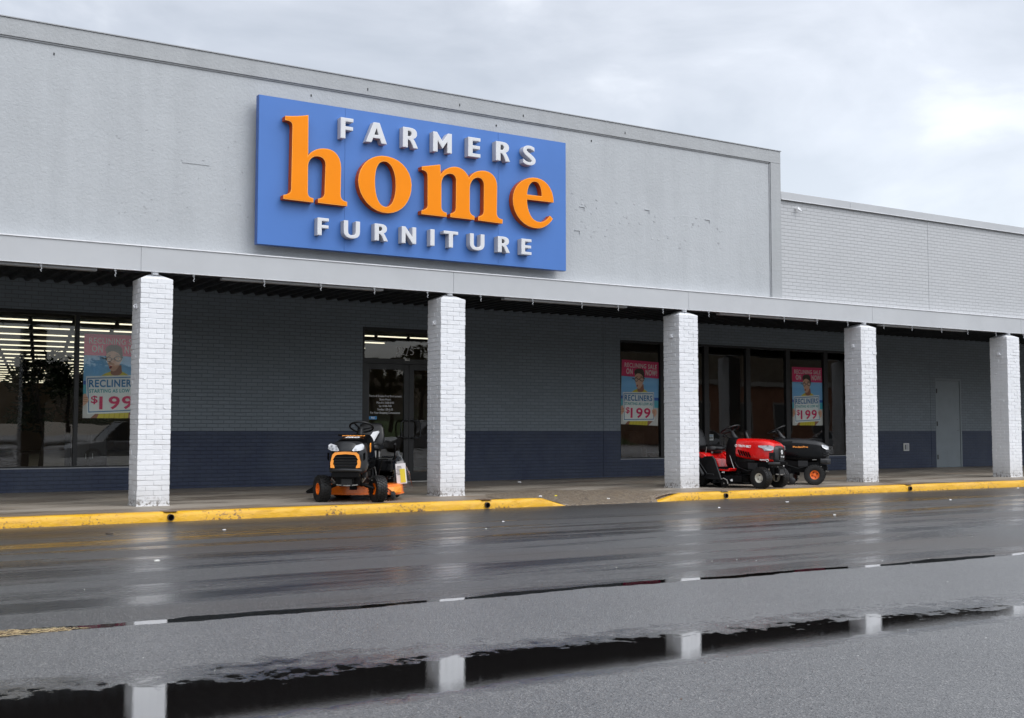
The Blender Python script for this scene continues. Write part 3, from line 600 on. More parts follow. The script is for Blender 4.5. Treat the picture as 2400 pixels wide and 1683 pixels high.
# fascia band, its joints, drip edge
mb = MB(); xj = [-12, -0.8, 4.05, 8.85, 13.63, 18.4, 23.2, 28, 46]
for a, b in zip(xj, xj[1:]): mb.box(a+0.003, b-0.003, 15.85, 15.99, 3.305, 3.625, M['fascia'])
mb.box(-12, 46, 15.856, 15.985, 3.31, 3.62, M['coping']); mb.build('fascia', B, bevel=0.002)
mb = MB(); mb.box(-12, 46, 15.835, 16.05, 3.627, 3.643, M['flash']); mb.box(-12, 46, 15.842, 15.90, 3.296, 3.303, M['flash']); mb.build('drip_edge', B)
for a, b in ((-1, 3.5), (5.19, 7.68), (9.83, 12.31), (14.43, 16.95), (18.73, 21.42), (24, 26.5)):
    mb = MB(); mb.box(a, b, 15.92, 16.03, 3.262, 3.2945, M['coping']); mb.build('soffit_channel', B, bevel=0.004)
for x in (2.79, 3.72, 4.77, 5.78, 6.64, 7.5, 8.4, 9.35, 10.33, 11.31, 12.07, 13.05, 14.11, 15.09, 15.98, 16.85, 17.7, 18.74, 19.59, 20.52, 21.37, 22.33, 23.3):
    mb = MB(); mb.box(x-0.013, x+0.013, 15.86, 15.885, 3.268, 3.2955, M['coping'])
    mb.tube([(x, 15.87, 3.262), (x+0.012, 15.865, 3.235), (x-0.008, 15.86, 3.215), (x+0.006, 15.86, 3.195)], 0.006, M['coping'], 6); mb.build('hook', B)
# corrugated deck over the walkway (ribs run front to back)
mb = MB(); ribs = []
prof = []
x = -10.0
while x < 34:
    prof += [(x, 3.60), (x+0.055, 3.60), (x+0.085, 3.655), (x+0.20, 3.655), (x+0.23, 3.60)]; x += 0.23
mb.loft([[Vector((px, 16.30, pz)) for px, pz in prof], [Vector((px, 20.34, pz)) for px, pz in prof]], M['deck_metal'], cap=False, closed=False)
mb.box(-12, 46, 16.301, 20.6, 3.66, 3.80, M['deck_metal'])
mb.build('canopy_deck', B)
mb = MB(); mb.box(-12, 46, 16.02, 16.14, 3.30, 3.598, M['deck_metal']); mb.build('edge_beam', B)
# columns laid in real brick
def column(x, seed):
    rnd = random.Random(seed); mb = MB(); W = 0.432; y0 = 15.80; z = 0.13; zb = walk_z(x, 16)-0.02; g = 0.006
    mt = M['column']; core = MB()
    mb.box(x+0.0065, x+W-0.0065, y0+0.0065, y0+W-0.0065, 0.10, 3.20, mt)
    h = 0.0677; z = 0.152-0.0677*0; k = 0
    def bk(a, b, c, d):
        j = lambda s: rnd.gauss(0, s)
        p = 0.0014
        vs = []
        o = [j(p) for _ in range(3)]
        for zz in (z+g/2, z+h-g/2):
            for yy in (c, d):
                for xx in (a, b):
                    vs.append((xx+o[0]+j(0.0012), yy+o[1]+j(0.0012), zz+j(0.0011)))
        mb.add(vs, [(0, 2, 3, 1), (4, 5, 7, 6), (0, 1, 5, 4), (2, 6, 7, 3), (0, 4, 6, 2), (1, 3, 7, 5)], mt)
    while z < 3.19:
        X0, X1, Y0, Y1 = x, x+W, y0, y0+W; q = 0.105
        if k % 2 == 0:
            for (a, b) in ((X0, X0+W/2-g/2), (X0+W/2+g/2, X1)):
                bk(a, b, Y0, Y0+q); bk(a, b, Y1-q, Y1)
            bk(X0, X0+q, Y0+q+g, Y1-q-g); bk(X1-q, X1, Y0+q+g, Y1-q-g)
        else:
            bk(X0, X0+q, Y0, Y0+W/2-g/2); bk(X0, X0+q, Y0+W/2+g/2, Y1)
            bk(X1-q, X1, Y0, Y0+W/2-g/2); bk(X1-q, X1, Y0+W/2+g/2, Y1)
            bk(X0+q+g, X1-q-g, Y0, Y0+q); bk(X0+q+g, X1-q-g, Y1-q, Y1)
        z += h; k += 1
    # lumps of mortar and paint
    for _ in range(14):
        f = rnd.random(); zz = rnd.uniform(0.2, 3.1); s = rnd.uniform(0.015, 0.04)
        c = (x+rnd.uniform(0.02, W-0.02), y0-0.001, zz) if f < 0.5 else (x-0.001, y0+rnd.uniform(0.02, W-0.02), zz)
        mb.obox(c, (s, 0.012, s*0.5) if f < 0.5 else (0.012, s, s*0.5), (rnd.uniform(-.3, .3), rnd.uniform(-.6, .6), 0), mt)
    # rough mortar foot
    mb.loft([[Vector((x-0.016+rnd.gauss(0, .004), y0-0.018+rnd.gauss(0, .003), 0.12)), Vector((x+W+0.012, y0-0.014, 0.12)), Vector((x+W+0.012, y0+W+0.012, 0.12)), Vector((x-0.014, y0+W+0.012, 0.12))],
             [Vector((x-0.002, y0-0.003, 0.176)), Vector((x+W+0.002, y0-0.003, 0.17)), Vector((x+W+0.002, y0+W+0.002, 0.17)), Vector((x-0.002, y0+W+0.002, 0.174))]], mt, cap=False)
    c = mb.build('column', B, smooth=30, bevel=0.0032, fix=True)
    cm = MB(); a = 0.006
    cm.loft([[Vector((x+u*W+(a if u < .5 else -a), y0+v*W+(a if v < .5 else -a), 3.197)) for u, v in ((0, 0), (1, 0), (1, 1), (0, 1))],
             [Vector((x+W*u, y0+W*v, 3.272)) for u, v in ((.36, .36), (.64, .36), (.64, .64), (.36, .64))]], mt)
    cm.lathe([(0.048, 3.26), (0.048, 3.303)], M['flash'], 16, 'Z', (x+W/2, y0+W/2-0.10, 0)); cm.build('cap', c, fix=True)
    hk = MB(); hz = 2.83; hk.obox((x-0.012, y0+0.20, hz), (0.02, 0.05, 0.07), (0, 0.2, 0.3), mt); hk.tube([(x-0.02, y0+0.18, hz+0.02), (x-0.05, y0+0.16, hz), (x-0.04, y0+0.14, hz-0.03)], 0.009, mt, 6); hk.build('hook', c)
    return c
for i, x in enumerate((4.04, 8.60, 13.36, 18.00, 22.61, 27.2)): column(x, 11+i)
# back wall under the canopy with its openings
WIN = (0.53, 3.14)
mb = MB()
def wl(x0, x1, z0, z1, y1=YW+0.24): mb.box(x0, x1, YW, y1, z0, z1, M['brick_back'])
wl(-10, 5.55, 0.1, WIN[0]); wl(-10, 5.55, WIN[1], 3.66)
wl(5.55, 9.385, 0.1, 3.66)
wl(9.385, 11.42, 3.14, 3.66)
wl(11.42, 15.066, 0.1, 3.66); wl(15.076, 15.53, 0.1, 3.66); mb.box(15.066, 15.076, YW+0.012, YW+0.2, 0.1, 3.66, M['frame'])
wl(15.53, 23.3, 0.1, WIN[0]); wl(15.53, 23.3, WIN[1], 3.66)
wl(23.3, 25.80, 0.1, 3.66); wl(25.81, 26.0, 0.1, 3.66); mb.box(25.80, 25.81, YW+0.012, YW+0.2, 0.1, 3.66, M['brick_back'])
wl(26.0, 27.07, 2.55, 3.66); wl(27.07, 46, 0.1, 3.66)
mb.build('back_wall', B, uv=True)
def window(panes, x0, x1, z0, z1, mull, mw, labels=None):
    wd = empty('window', (x0, YW, z0), parent=B)
    f = MB(); f.v = []
    T = 0.05; fy0, fy1 = 0.03, 0.13
    X = x1-x0; Z = z1-z0
    f.box(0.001, X-0.001, fy0, fy1, Z-T, Z-0.001, M['frame']); f.box(0.001, X-0.001, fy0, fy1, 0.001, T*0.8, M['frame'])
    f.box(0.001, 0.035, fy0, fy1, T*0.8, Z-T, M['frame']); f.box(X-0.035, X-0.001, fy0, fy1, T*0.8, Z-T, M['frame'])
    f.box(0.001, X-0.001, 0.01, 0.028, -0.002, 0.014, M['coping'])
    f.build('frame', wd)
    for mx in mull:
        g = MB(); g.box(mx-mw/2-x0, mx+mw/2-x0, fy0, fy1, T*0.8+0.001, Z-T-0.001, M['frame']); g.build('mullion', wd)
    edges = [0.035]+[q for mx in mull for q in (mx-mw/2-x0, mx+mw/2-x0)]+[X-0.035]
    for a, b in zip(edges[::2], edges[1::2]):
        g = MB(); g.add([(a, 0.07, T*0.8), (b, 0.07, T*0.8), (b, 0.07, Z-T), (a, 0.07, Z-T)], [(0, 1, 2, 3)], M['glass']); g.build('pane', wd)
    return wd
window(0, -1.2, 5.55, WIN[0], WIN[1], [0.6, 2.39, 4.19], 0.068)
window(0, 15.53, 23.3, WIN[0], WIN[1], [16.75, 18.04, 19.335, 20.635, 21.93], 0.135)
# entrance
DX0, DX1, DZ0, DZ1 = 9.385, 11.42, 0.17, 3.14
en = empty('entrance', (0, 0, 0), parent=B)
f = MB(); fy = YW
f.box(DX0+.001, DX0+0.055, fy+0.03, fy+0.14, DZ0, DZ1-0.001, M['frame']); f.box(DX1-0.055, DX1-.001, fy+0.03, fy+0.14, DZ0, DZ1-0.001, M['frame'])
f.box(DX0+0.056, DX1-0.056, fy+0.03, fy+0.14, 3.075, DZ1-0.001, M['frame']); f.box(DX0+0.056, DX1-0.056, fy+0.028, fy+0.14, 2.45, 2.545, M['frame'])
f.box(DX0+0.056, DX1-0.056, fy+0.0, fy+0.16, 0.16, 0.178, M['steel'])
f.box(10.30, 10.40, fy+0.0265, fy+0.0275, 2.515, 2.542, M['beige'])
f.build('frame', en)
g = MB(); g.add([(DX0+.055, fy+.08, 2.545), (DX1-.055, fy+.08, 2.545), (DX1-.055, fy+.08, 3.075), (DX0+.055, fy+.08, 3.075)], [(0, 1, 2, 3)], M['glass'])
g.build('transom_pane', en)
g = MB(); put(g, text2d('3275', 0.235, -0.006, 0.002), M['etched'], (10.115, fy+.074, 2.63), sx=0.88); g.build('street_number', en)
def door(x0, x1, hinge_left):
    d = empty('door', (0, 0, 0), parent=B); s = MB(); z0, z1 = 0.182, 2.446; a, b = x0, x1
    st = 0.105
    s.box(a, a+st, fy+.045, fy+.10, z0, z1, M['frame']); s.box(b-st, b, fy+.045, fy+.10, z0, z1, M['frame'])
    s.box(a+st, b-st, fy+.045, fy+.10, z1-0.11, z1, M['frame']); s.box(a+st, b-st, fy+.045, fy+.10, z0, z0+0.17, M['frame'])
    s.build('door_frame', d, bevel=0.003)
    g = MB(); g.add([(a+st, fy+.07, z0+.17), (b-st, fy+.07, z0+.17), (b-st, fy+.07, z1-.11), (a+st, fy+.07, z1-.11)], [(0, 1, 2, 3)], M['glass']); g.build('pane', d)
    hx = b-0.05 if hinge_left else a+0.05; sgn = -1 if hinge_left else 1
    h = MB(); pts = [(hx, fy+.05, 1.35), (hx, fy-.02, 1.35), (hx+sgn*.03, fy-.035, 1.345), (hx+sgn*.12, fy-.04, 1.34), (hx+sgn*.155, fy-.04, 1.30), (hx+sgn*.16, fy-.04, 1.18), (hx+sgn*.155, fy-.04, 1.06), (hx+sgn*.12, fy-.04, 1.02), (hx+sgn*.03, fy-.035, 1.015), (hx, fy-.02, 1.01), (hx, fy+.05, 1.01)]
    h.tube(pts, 0.016, M['frame'], 8); h.build('handle', d, smooth=50)
    return d
d1 = door(9.445, 10.398, True); d2 = door(10.404, 11.36, False)
zz = 1.80
for body, sz in (('This Is A Smoke-Free Environment', 0.062), ('Store Hours', 0.062), ('Mon-Fri 10:00-8:00', 0.06), ('Sat 10:00-7:00', 0.06), ('Sunday 1:00-5:00', 0.06), ('For Your Shopping Convenience', 0.06)):
    g = MB(); put(g, text2d(body, sz, 0.0, 0.001, 'CENTER'), M['etched'], (9.90, fy+.066, zz), sx=0.80); zz -= 0.064; g.build('text_line', d1)
g = MB(); put(g, text2d('Farmers', 0.075, 0.0, 0.001), M['etched'], (10.86, fy+.066, 1.62), sx=0.8); g.build('door_lettering', d2)
g = MB(); g.box(9.552, 9.72, fy+.062, fy+.066, 1.37, 1.43, pm('blueink', (0, 0, 0))); put(g, text2d('Pull', 0.05, 0.001, 0.001, 'CENTER'), M['white'], (9.636, fy+.0605, 1.383)); g.build('pull_sticker', d1)
# service door
sd = empty('service_door', (0, 0, 0), parent=B)
s = MB(); s.box(26.001, 26.055, YW-0.004, YW+.12, 0.17, 2.549, M['svc_door']); s.box(27.012, 27.069, YW-0.004, YW+.12, 0.17, 2.549, M['svc_door']); s.box(26.056, 27.011, YW-0.004, YW+.12, 2.492, 2.549, M['svc_door'])
s.build('door_frame', sd, bevel=0.002)
s = MB(); s.box(26.058, 26.998, YW+.006, YW+.05, 0.185, 2.485, M['svc_door']); s.box(26.058, 27.01, YW+.06, YW+.1, 0.17, 2.49, M['frame'])
for hx_, hz_ in ((26.88, 1.15), (26.93, 1.15), (26.9, 1.45)): s.box(hx_, hx_+.014, YW+.0045, YW+.006, hz_, hz_+.014, M['frame'])
s.build('door_leaf', sd)
for z in (0.40, 1.28, 2.15):
    s = MB(); s.box(26.035, 26.072, YW-0.012, YW-0.0045, z, z+0.12, M['frame']); s.build('hinge', sd)
s = MB(); s.box(24.69, 24.90, YW-0.022, YW-0.001, 0.635, 0.83, M['beige']); s.box(24.725, 24.87, YW-0.03, YW-0.0225, 0.66, 0.805, M['coping']); s.box(24.735, 24.765, YW-0.0325, YW-0.0305, 0.67, 0.79, M['frame'])
s.build('outlet_box', B, bevel=0.002)
# shell and interior of the store
s = MB()
s.box(-12, 46, 20.60, 66, 5.2, 5.4, M['coping']); s.box(-12.2, -12, 16, 66, 0, 5.4, M['brick_upper']); s.box(46, 46.2, 16, 66, 0, 5.4, M['brick_upper']); s.box(-12, 46, 65.8, 66, 0, 5.4, M['brick_upper'])
s.build('roof', B)
s = MB(); s.box(-11.9, 45.9, 20.60, 65.7, 0.05, 0.14, M['int_floor']); s.build('shop_floor', B)
s = MB(); s.box(-11.9, 45.9, 20.60, 65.7, 3.665, 3.72, M['int_ceil']); s.build('shop_ceiling', B)
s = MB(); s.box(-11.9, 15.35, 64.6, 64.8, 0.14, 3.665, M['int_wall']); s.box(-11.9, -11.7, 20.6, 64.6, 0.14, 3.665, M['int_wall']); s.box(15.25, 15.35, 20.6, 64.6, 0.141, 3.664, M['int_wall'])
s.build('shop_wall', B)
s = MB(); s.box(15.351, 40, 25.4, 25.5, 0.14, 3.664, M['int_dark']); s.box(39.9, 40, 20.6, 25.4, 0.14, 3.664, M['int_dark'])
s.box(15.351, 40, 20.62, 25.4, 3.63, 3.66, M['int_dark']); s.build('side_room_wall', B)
# ================================================================= LIGHT STRIPS inside
first = None; n_l = 0
for i in range(18):
    Y = 27.5+2.09*i
    if i < 3: X0, X1 = 0.10*Y, 15.1
    else: X0, X1 = 0.125*Y, min(0.275*Y, 15.1)
    off = (i*0.37) % 0.935; k0 = int((X0-off)/0.935)
    x = off+k0*0.935
    while x < X1:
        if not (0.30*Y < x < 0.425*Y) and x+0.87 < 15.2:
            if first is None:
                first = empty('ceiling_light', (x, Y, 3.60)); mb = MB(); mb.box(0, 0.87, -0.05, 0.05, 0.02, 0.064, M['carwhite']); mb.build('housing', first)
                mb = MB(); mb.tube([(0.02, 0, 0.0), (0.85, 0, 0.0)], 0.015, M['tube'], 6); mb.build('tube', first); o = first
            else: o = copy_tree(first); o.location = (x, Y, 3.60)
            tag(o, 'bare white fluorescent strip light on the ceiling inside the store', 'ceiling light', 'fluorescent strips on the store ceiling'); n_l += 1
        x += 0.935
print('lights', n_l)
# ================================================================= SIGN
S = empty('store_sign', (8.27, 15.95, 3.78)); tag(S, 'big blue sign with raised orange and white letters on the grey wall', 'sign')
def SP(x, y, z): return (x-8.27, y-15.95, z-3.78)
mb = MB(); x0, x1, z0, z1 = 5.63, 10.912, 3.783, 5.918
for a, b in ((x0, 6.95), (6.954, 9.60), (9.604, x1)): mb.box(*[q for p in zip(SP(a, 15.75, z0), SP(b, 15.765, z1)) for q in p], M['signblue'])
mb.build('face_panel', S)
mb = MB(); mb.box(*[q for p in zip(SP(x0-.004, 15.766, z0-.004), SP(x1+.004, 15.86, z1+.004)) for q in p], M['signedge'])
mb.box(*[q for p in zip(SP(x0+.3, 15.861, z0+.2), SP(x1-.3, 15.984, z0+.3)) for q in p], M['frame']); mb.box(*[q for p in zip(SP(x0+.3, 15.861, z1-.3), SP(x1-.3, 15.984, z1-.2)) for q in p], M['frame'])
mb.build('cabinet', S, bevel=0.003)
def letter(loops, kind, lab, D=0.115):
    face, side, trim = {'o': ('let_or', 'let_or_side', 'let_or_trim'), 'w': ('let_w', 'let_w_side', 'let_w_trim')}[kind]
    loops = [l if (area(l) > 0) == (i == 0) else l[::-1] for i, l in enumerate(loops)]
    d = 0.011 if kind == 'o' else 0.007
    ins = [inset(l, d) for l in loops]
    mb = MB(); Y = 15.75-0.006
    def pl(lps, y_back, depth, mt):
        vs, fs = fill2d(lps, depth); mb.add([SP(v.x, y_back-depth/2-v.z, v.y) for v in vs], fs, mt)
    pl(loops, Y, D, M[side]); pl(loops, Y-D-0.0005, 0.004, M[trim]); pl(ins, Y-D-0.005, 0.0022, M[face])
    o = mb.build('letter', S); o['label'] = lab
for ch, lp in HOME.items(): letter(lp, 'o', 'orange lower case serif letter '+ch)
GL = {
'F': ["0 0 0 1 1 1 1 .83 .37 .83 .37 .59 .98 .59 .98 .42 .37 .42 .37 0"],
'E': ["0 0 0 1 1 1 1 .83 .36 .83 .36 .59 .96 .59 .96 .42 .36 .42 .36 .175 1 .175 1 0"],
'A': ["0 0 .36 1 .64 1 1 0 .745 0 .665 .23 .335 .23 .255 0", ".5 .74 .395 .39 .605 .39"],
'R': ["0 0 0 1 .45 1 C .88 1 .93 .82 .93 .72 C .93 .57 .80 .49 .68 .46 C .80 .36 .90 .18 1 0 .70 0 C .62 .16 .53 .36 .39 .40 .32 .41 .32 0", ".32 .84 .32 .57 .42 .57 C .62 .57 .62 .84 .42 .84"],
'M': ["0 0 0 1 .2 1 .5 .55 .8 1 1 1 1 0 .765 0 .765 .58 .5 .2 .235 .58 .235 0"],
'N': ["0 0 0 1 .25 1 .745 .40 .745 1 1 1 1 0 .77 0 .255 .63 .255 0"],
'I': ["0 0 0 1 1 1 1 0"],
'T': ["0 1 1 1 1 .82 .64 .82 .64 0 .36 0 .36 .82 0 .82"],
'U': ["0 1 0 .40 C 0 .10 .20 -.02 .5 -.02 C .80 -.02 1 .10 1 .40 1 1 .74 1 .74 .38 C .74 .23 .66 .16 .5 .16 C .34 .16 .26 .23 .26 .38 .26 1"],
'S': [".90 .94 .90 .74 C .74 .82 .60 .86 .48 .86 C .28 .86 .24 .76 .36 .70 C .48 .63 .62 .58 .74 .51 C .92 .42 1 .34 1 .26 C 1 .06 .78 -.02 .50 -.02 C .30 -.02 .16 .02 .03 .08 .03 .29 C .18 .19 .34 .14 .50 .14 C .72 .14 .74 .23 .62 .30 C .50 .37 .36 .42 .24 .49 C .08 .58 .02 .65 .02 .74 C .02 .94 .24 1.02 .50 1.02 C .66 1.02 .78 .99 .90 .94"]}
for row, z0_, z1_, w_ in ((FARMERS, 5.430, 5.736, 'upper'), (FURN, 3.968, 4.219, 'lower')):
    for ch, a, b in row:
        lps = [[(a+(b-a)*u, z0_+(z1_-z0_)*v) for u, v in bez(q)] for q in GL[ch]]
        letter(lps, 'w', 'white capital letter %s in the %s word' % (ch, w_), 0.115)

# ================================================================= POSTERS
def poster(loc, label, tilt=0.0):
    P = MB(); W, H = 1.05, 1.42
    o3 = lambda l: 0.0012*l
    def poly(pts, col, l, n=5):
        p = bez(pts, n) if isinstance(pts, str) else pts
        vs, fs = fill2d([[(x*W, (1-y)*H) for x, y in p]], 0); P.add([(v.x, -o3(l), v.y) for v in vs], fs, pm(col, None))
    def T(body, x, y, h, col, l, width, rot=0.0, bold=0.03):
        g = text2d(body, 1.0, bold, 0.0, spacing=1.1); xs_ = [v.x for v in g[0]]; ys_ = [v.y for v in g[0]]
        sx = width*W/(max(xs_)-min(xs_)); sy = h*H/0.73
        ex = Vector((math.cos(rot), 0, math.sin(rot))); ey = Vector((0, 0, 1))
        put(P, ([Vector((v.x-min(xs_), v.y, 0)) for v in g[0]], g[1]), pm(col, None), (x*W, -o3(l), (1-y)*H), ex, ey, sx, sy)
    P.box(0, W, 0.0, 0.003, 0, H, pm('sand', None))
    poly("0 0 1 0 1 .255 0 .255", 'pink', 1)
    poly("0 .255 1 .255 1 .56 0 .56", 'skyb', 1); poly("0 .56 1 .56 1 .605 0 .605", 'sea', 1); poly("0 .605 1 .605 1 .72 0 .72", 'turq', 1)
    poly("0 .72 1 .72 1 1 0 1", 'sand', 1)
    T('RECLINING SALE', .075, .112, .070, 'wtext', 2, .86, 0, .018); T('ON', .12, .215, .086, 'wtext', 2, .17); T('NOW!', .635, .215, .086, 'wtext', 2, .31)
    # figure: hair, neck, shoulders, face
    poly(".27 .50 C .33 .46 .38 .455 .42 .44 .60 .44 C .66 .46 .70 .47 .72 .50 .74 .56 .26 .56", 'yellow', 3)
    poly(".42 .47 .425 .40 .585 .36 .60 .455 C .56 .50 .46 .50 .42 .47", 'skind', 4)
    poly(".33 .185 C .34 .13 .42 .115 .47 .125 C .54 .11 .60 .14 .60 .20 C .61 .25 .60 .29 .585 .30 .50 .27 .36 .25", 'hair', 4)
    poly(".345 .25 C .34 .20 .38 .165 .44 .165 C .52 .17 .575 .21 .58 .26 C .605 .265 .605 .31 .575 .325 C .56 .37 .52 .43 .465 .44 C .42 .44 .40 .41 .385 .37 C .365 .34 .34 .30 .345 .25", 'skin', 5)
    poly(".345 .245 C .35 .19 .39 .155 .45 .155 C .53 .16 .59 .20 .585 .27 C .56 .25 .55 .22 .50 .205 C .44 .185 .38 .20 .345 .245", 'hair', 6)
    poly(".395 .392 C .405 .374 .43 .370 .438 .382 C .438 .396 .42 .41 .405 .41 C .398 .405 .393 .40 .395 .392", 'lips', 6)
    poly(".408 .395 C .415 .382 .43 .382 .436 .388 C .432 .398 .418 .405 .41 .403", 'ink', 7)
    for gx, gy, gw in ((.345, .298, .085), (.475, .288, .12)):   # glasses
        ring = [(gx+gw/2+gw*0.56*math.cos(a)*(1.08 if math.sin(a) < 0 else .9), gy+0.032*math.sin(a)) for a in [k*math.pi/8 for k in range(16)]]
        inn = [(gx+gw/2+(x-gx-gw/2)*0.78, gy+(y-gy)*0.68) for x, y in ring]
        vs, fs = fill2d([[(x*W, (1-y)*H) for x, y in ring], [(x*W, (1-y)*H) for x, y in inn]], 0); P.add([(v.x, -o3(8), v.y) for v in vs], fs, pm('ink', None))
        cx = gx+gw*0.5; poly([(cx-.02, gy+.001), (cx, gy-.011), (cx+.02, gy+.001), (cx, gy+.008)], 'paper', 7); poly([(cx-.008, gy-.004), (cx+.004, gy-.008), (cx+.008, gy+.003), (cx-.004, gy+.005)], 'ink', 7.5)
    poly(".27 .275 .345 .285 .345 .297 .29 .292", 'ink', 8); poly(".43 .288 .475 .284 .475 .294 .43 .298", 'ink', 8); poly(".585 .275 .61 .262 .61 .270 .59 .288", 'ink', 8)
    poly(".36 .262 .41 .245 .42 .252 .37 .268", 'hair', 7); poly(".47 .242 .53 .236 .56 .250 .53 .246", 'hair', 7)
    # board held by two hands, yellow dress below
    poly(".22 .93 .86 .93 .74 1 .12 1", 'skind', 2); poly(".26 .93 .72 .93 .71 1 .22 1", 'yellow', 3)
    for k in range(5): poly([(.33+k*.08, .93), (.345+k*.08, .93), (.335+k*.08, 1), (.32+k*.08, 1)], 'yell2', 3.5)
    poly(".035 .505 .865 .475 .895 .925 .065 .955", 'paper', 9)
    poly(".055 .525 .848 .495 .872 .905 .085 .935", 'blueink', 10); poly(".07 .536 .836 .507 .858 .895 .098 .923", 'paper', 11)
    T('RECLINERS', .085, .632, .088, 'blueink', 12, .735, 0.028); T('STARTING AS LOW AS', .09, .700, .042, 'tealink', 12, .74, 0.028)
    T('$', .12, .822, .090, 'pinkink', 12, .105, 0.03, .015); T('199', .25, .892, .155, 'pinkink', 12, .53, 0.03, .02)
    poly("0 .725 C .02 .70 .05 .71 .055 .74 C .085 .76 .09 .79 .075 .81 C .05 .83 .02 .85 0 .86", 'skin', 13)
    poly(".82 .765 C .84 .735 .90 .73 .935 .755 C .965 .79 .95 .83 .885 .875 C .87 .84 .85 .82 .825 .80", 'skin', 13)
    for k in range(3): poly([(.835+k*.004, .775+k*.02), (.90, .77+k*.022), (.90, .775+k*.022), (.835+k*.004, .781+k*.02)], 'skind', 14)
    for k in range(3): poly([(.0, .75+k*.025), (.065, .755+k*.022), (.065, .76+k*.022), (.0, .756+k*.025)], 'skind', 14)
    o = P.build('sale_poster', loc=loc); o.rotation_euler = (0, tilt, 0)
    return tag(o, label, 'poster', 'reclining sale posters in the store windows')
poster((4.31, 20.445, 1.365), 'reclining sale poster half hidden behind the leftmost white column', 0.0)
poster((15.60, 20.445, 1.30), 'reclining sale poster in the narrow window just left of the third column', 0.035)
poster((20.83, 20.445, 1.285), 'reclining sale poster in the window above the black riding mower', 0.0)
# ================================================================= RIDING MOWERS
def sring(x, wb, wt, zb, zt, p=4.5, n=28, cy=0.0):
    out = []
    for k in range(n):
        a = 2*math.pi*(k+0.5)/n; c, s = math.cos(a), math.sin(a)
        u = math.copysign(abs(c)**(2/p), c); v = math.copysign(abs(s)**(2/p), s)
        z = (zb+zt)/2+(zt-zb)/2*v; f = (z-zb)/(zt-zb); out.append(Vector((x, cy+u*(wb+(wt-wb)*f), z)))
    return out
def slab(mb, pts, d, mt):
    a = [Vector(p) for p in pts]; b = [p+Vector(d) for p in a]; mb.loft([a, b], mt)
def plate_x(mb, loops, x, depth, mt, lean=0.0, z0=0.5):
    """2D (y,z) outline facing forward at x"""
    vs, fs = fill2d(loops, depth); mb.add([(x+v.z-lean*(v.y-z0), v.x, v.y) for v in vs], fs, mt)
def rrect(y0, y1, z0, z1, r, n=5, top_only=False):
    out = []
    for cx, cz, a0 in ((y1-r, z1-r, 0), (y0+r, z1-r, 90), (y0+r, z0+r, 180), (y1-r, z0+r, 270)):
        rr = r
        for k in range(n+1):
            a = R(a0+90*k/n); out.append((cx+rr*math.cos(a), cz+rr*math.sin(a)))
    return out
def wheel(parent, x, y, r, wdt, rim_mt, rim_r, steer=0.0, out=1, knob=True):
    wv = empty('wheel', (x, y, r), steer, parent)
    mb = MB(); h = wdt/2; pr = []
    prof = [(rim_r-.004, -h*.80), (rim_r+.012, -h*.92), (r*.80, -h*1.0), (r*.92, -h*.93), (r*.975, -h*.72), (r*.985, -h*.3), (r*.985, h*.3), (r*.975, h*.72), (r*.92, h*.93), (r*.80, h*1.0), (rim_r+.012, h*.92), (rim_r-.004, h*.80)]
    rings = []
    seg = 36
    for rr, a in prof: rings.append([Vector((rr*math.cos(2*math.pi*k/seg), a, rr*math.sin(2*math.pi*k/seg))) for k in range(seg)])
    mb.loft(rings, M['rubber'], cap=False)
    nr = 26
    for k in range(nr):
        for j, (yy, ww, an) in enumerate(((-h*.62, h*.36, .5), (-h*.2, h*.34, -.5), (h*.2, h*.34, .5), (h*.62, h*.36, -.5))):
            a = 2*math.pi*(k+0.5*(j % 2))/nr; rad = r*(0.992 if j in (1, 2) else 0.972)
            c = (rad*math.cos(a), yy, rad*math.sin(a)); mb.obox(c, (0.016, ww, 2*math.pi*r/nr*0.62), (an*0.5, math.pi-a if False else -a, 0), M['rubber'])
        for sd in (-1, 1):
            a = 2*math.pi*(k+.25)/nr; c = (r*.905*math.cos(a), sd*h*.93, r*.905*math.sin(a)); mb.obox(c, (r*.12, .012, 2*math.pi*r/nr*0.5), (0, -a, 0), M['rubber'])
    mb.build('tyre', wv, smooth=40)
    mb = MB()
    mb.lathe([(.012, -h*.55), (rim_r*.82, -h*.5), (rim_r*.86, -h*.82), (rim_r, -h*.86), (rim_r, h*.86), (rim_r*.90, h*.84), (rim_r*.84, h*.45), (rim_r*.80, h*.30), (rim_r*.42, h*.22), (rim_r*.38, h*.42), (.022, h*.44), (.020, h*.62), (.001, h*.63)] if out > 0 else
             [(.001, -h*.63), (.020, -h*.62), (.022, -h*.44), (rim_r*.38, -h*.42), (rim_r*.42, -h*.22), (rim_r*.80, -h*.30), (rim_r*.84, -h*.45), (rim_r*.90, -h*.84), (rim_r, -h*.86), (rim_r, h*.86), (rim_r*.86, h*.82), (rim_r*.82, h*.5), (.012, h*.55)], rim_mt, 28, 'Y')
    for k in range(4):
        a = k*math.pi/2+.4; mb.lathe([(.001, out*h*.30), (.011, out*h*.30), (.011, out*h*.26), (.001, out*h*.26)], M['black'], 10, 'Y', (rim_r*.6*math.cos(a), 0, rim_r*.6*math.sin(a)))
    mb.build('rim', wv, smooth=40)
    return wv
def torus(mb, c, nrm, R0, r0, mt, seg=32):
    nrm = Vector(nrm).normalized(); a = nrm.orthogonal().normalized(); b = nrm.cross(a)
    mb.tube([Vector(c)+(a*math.cos(2*math.pi*k/seg)+b*math.sin(2*math.pi*k/seg))*R0 for k in range(seg)], r0, mt, 8, closed=True)
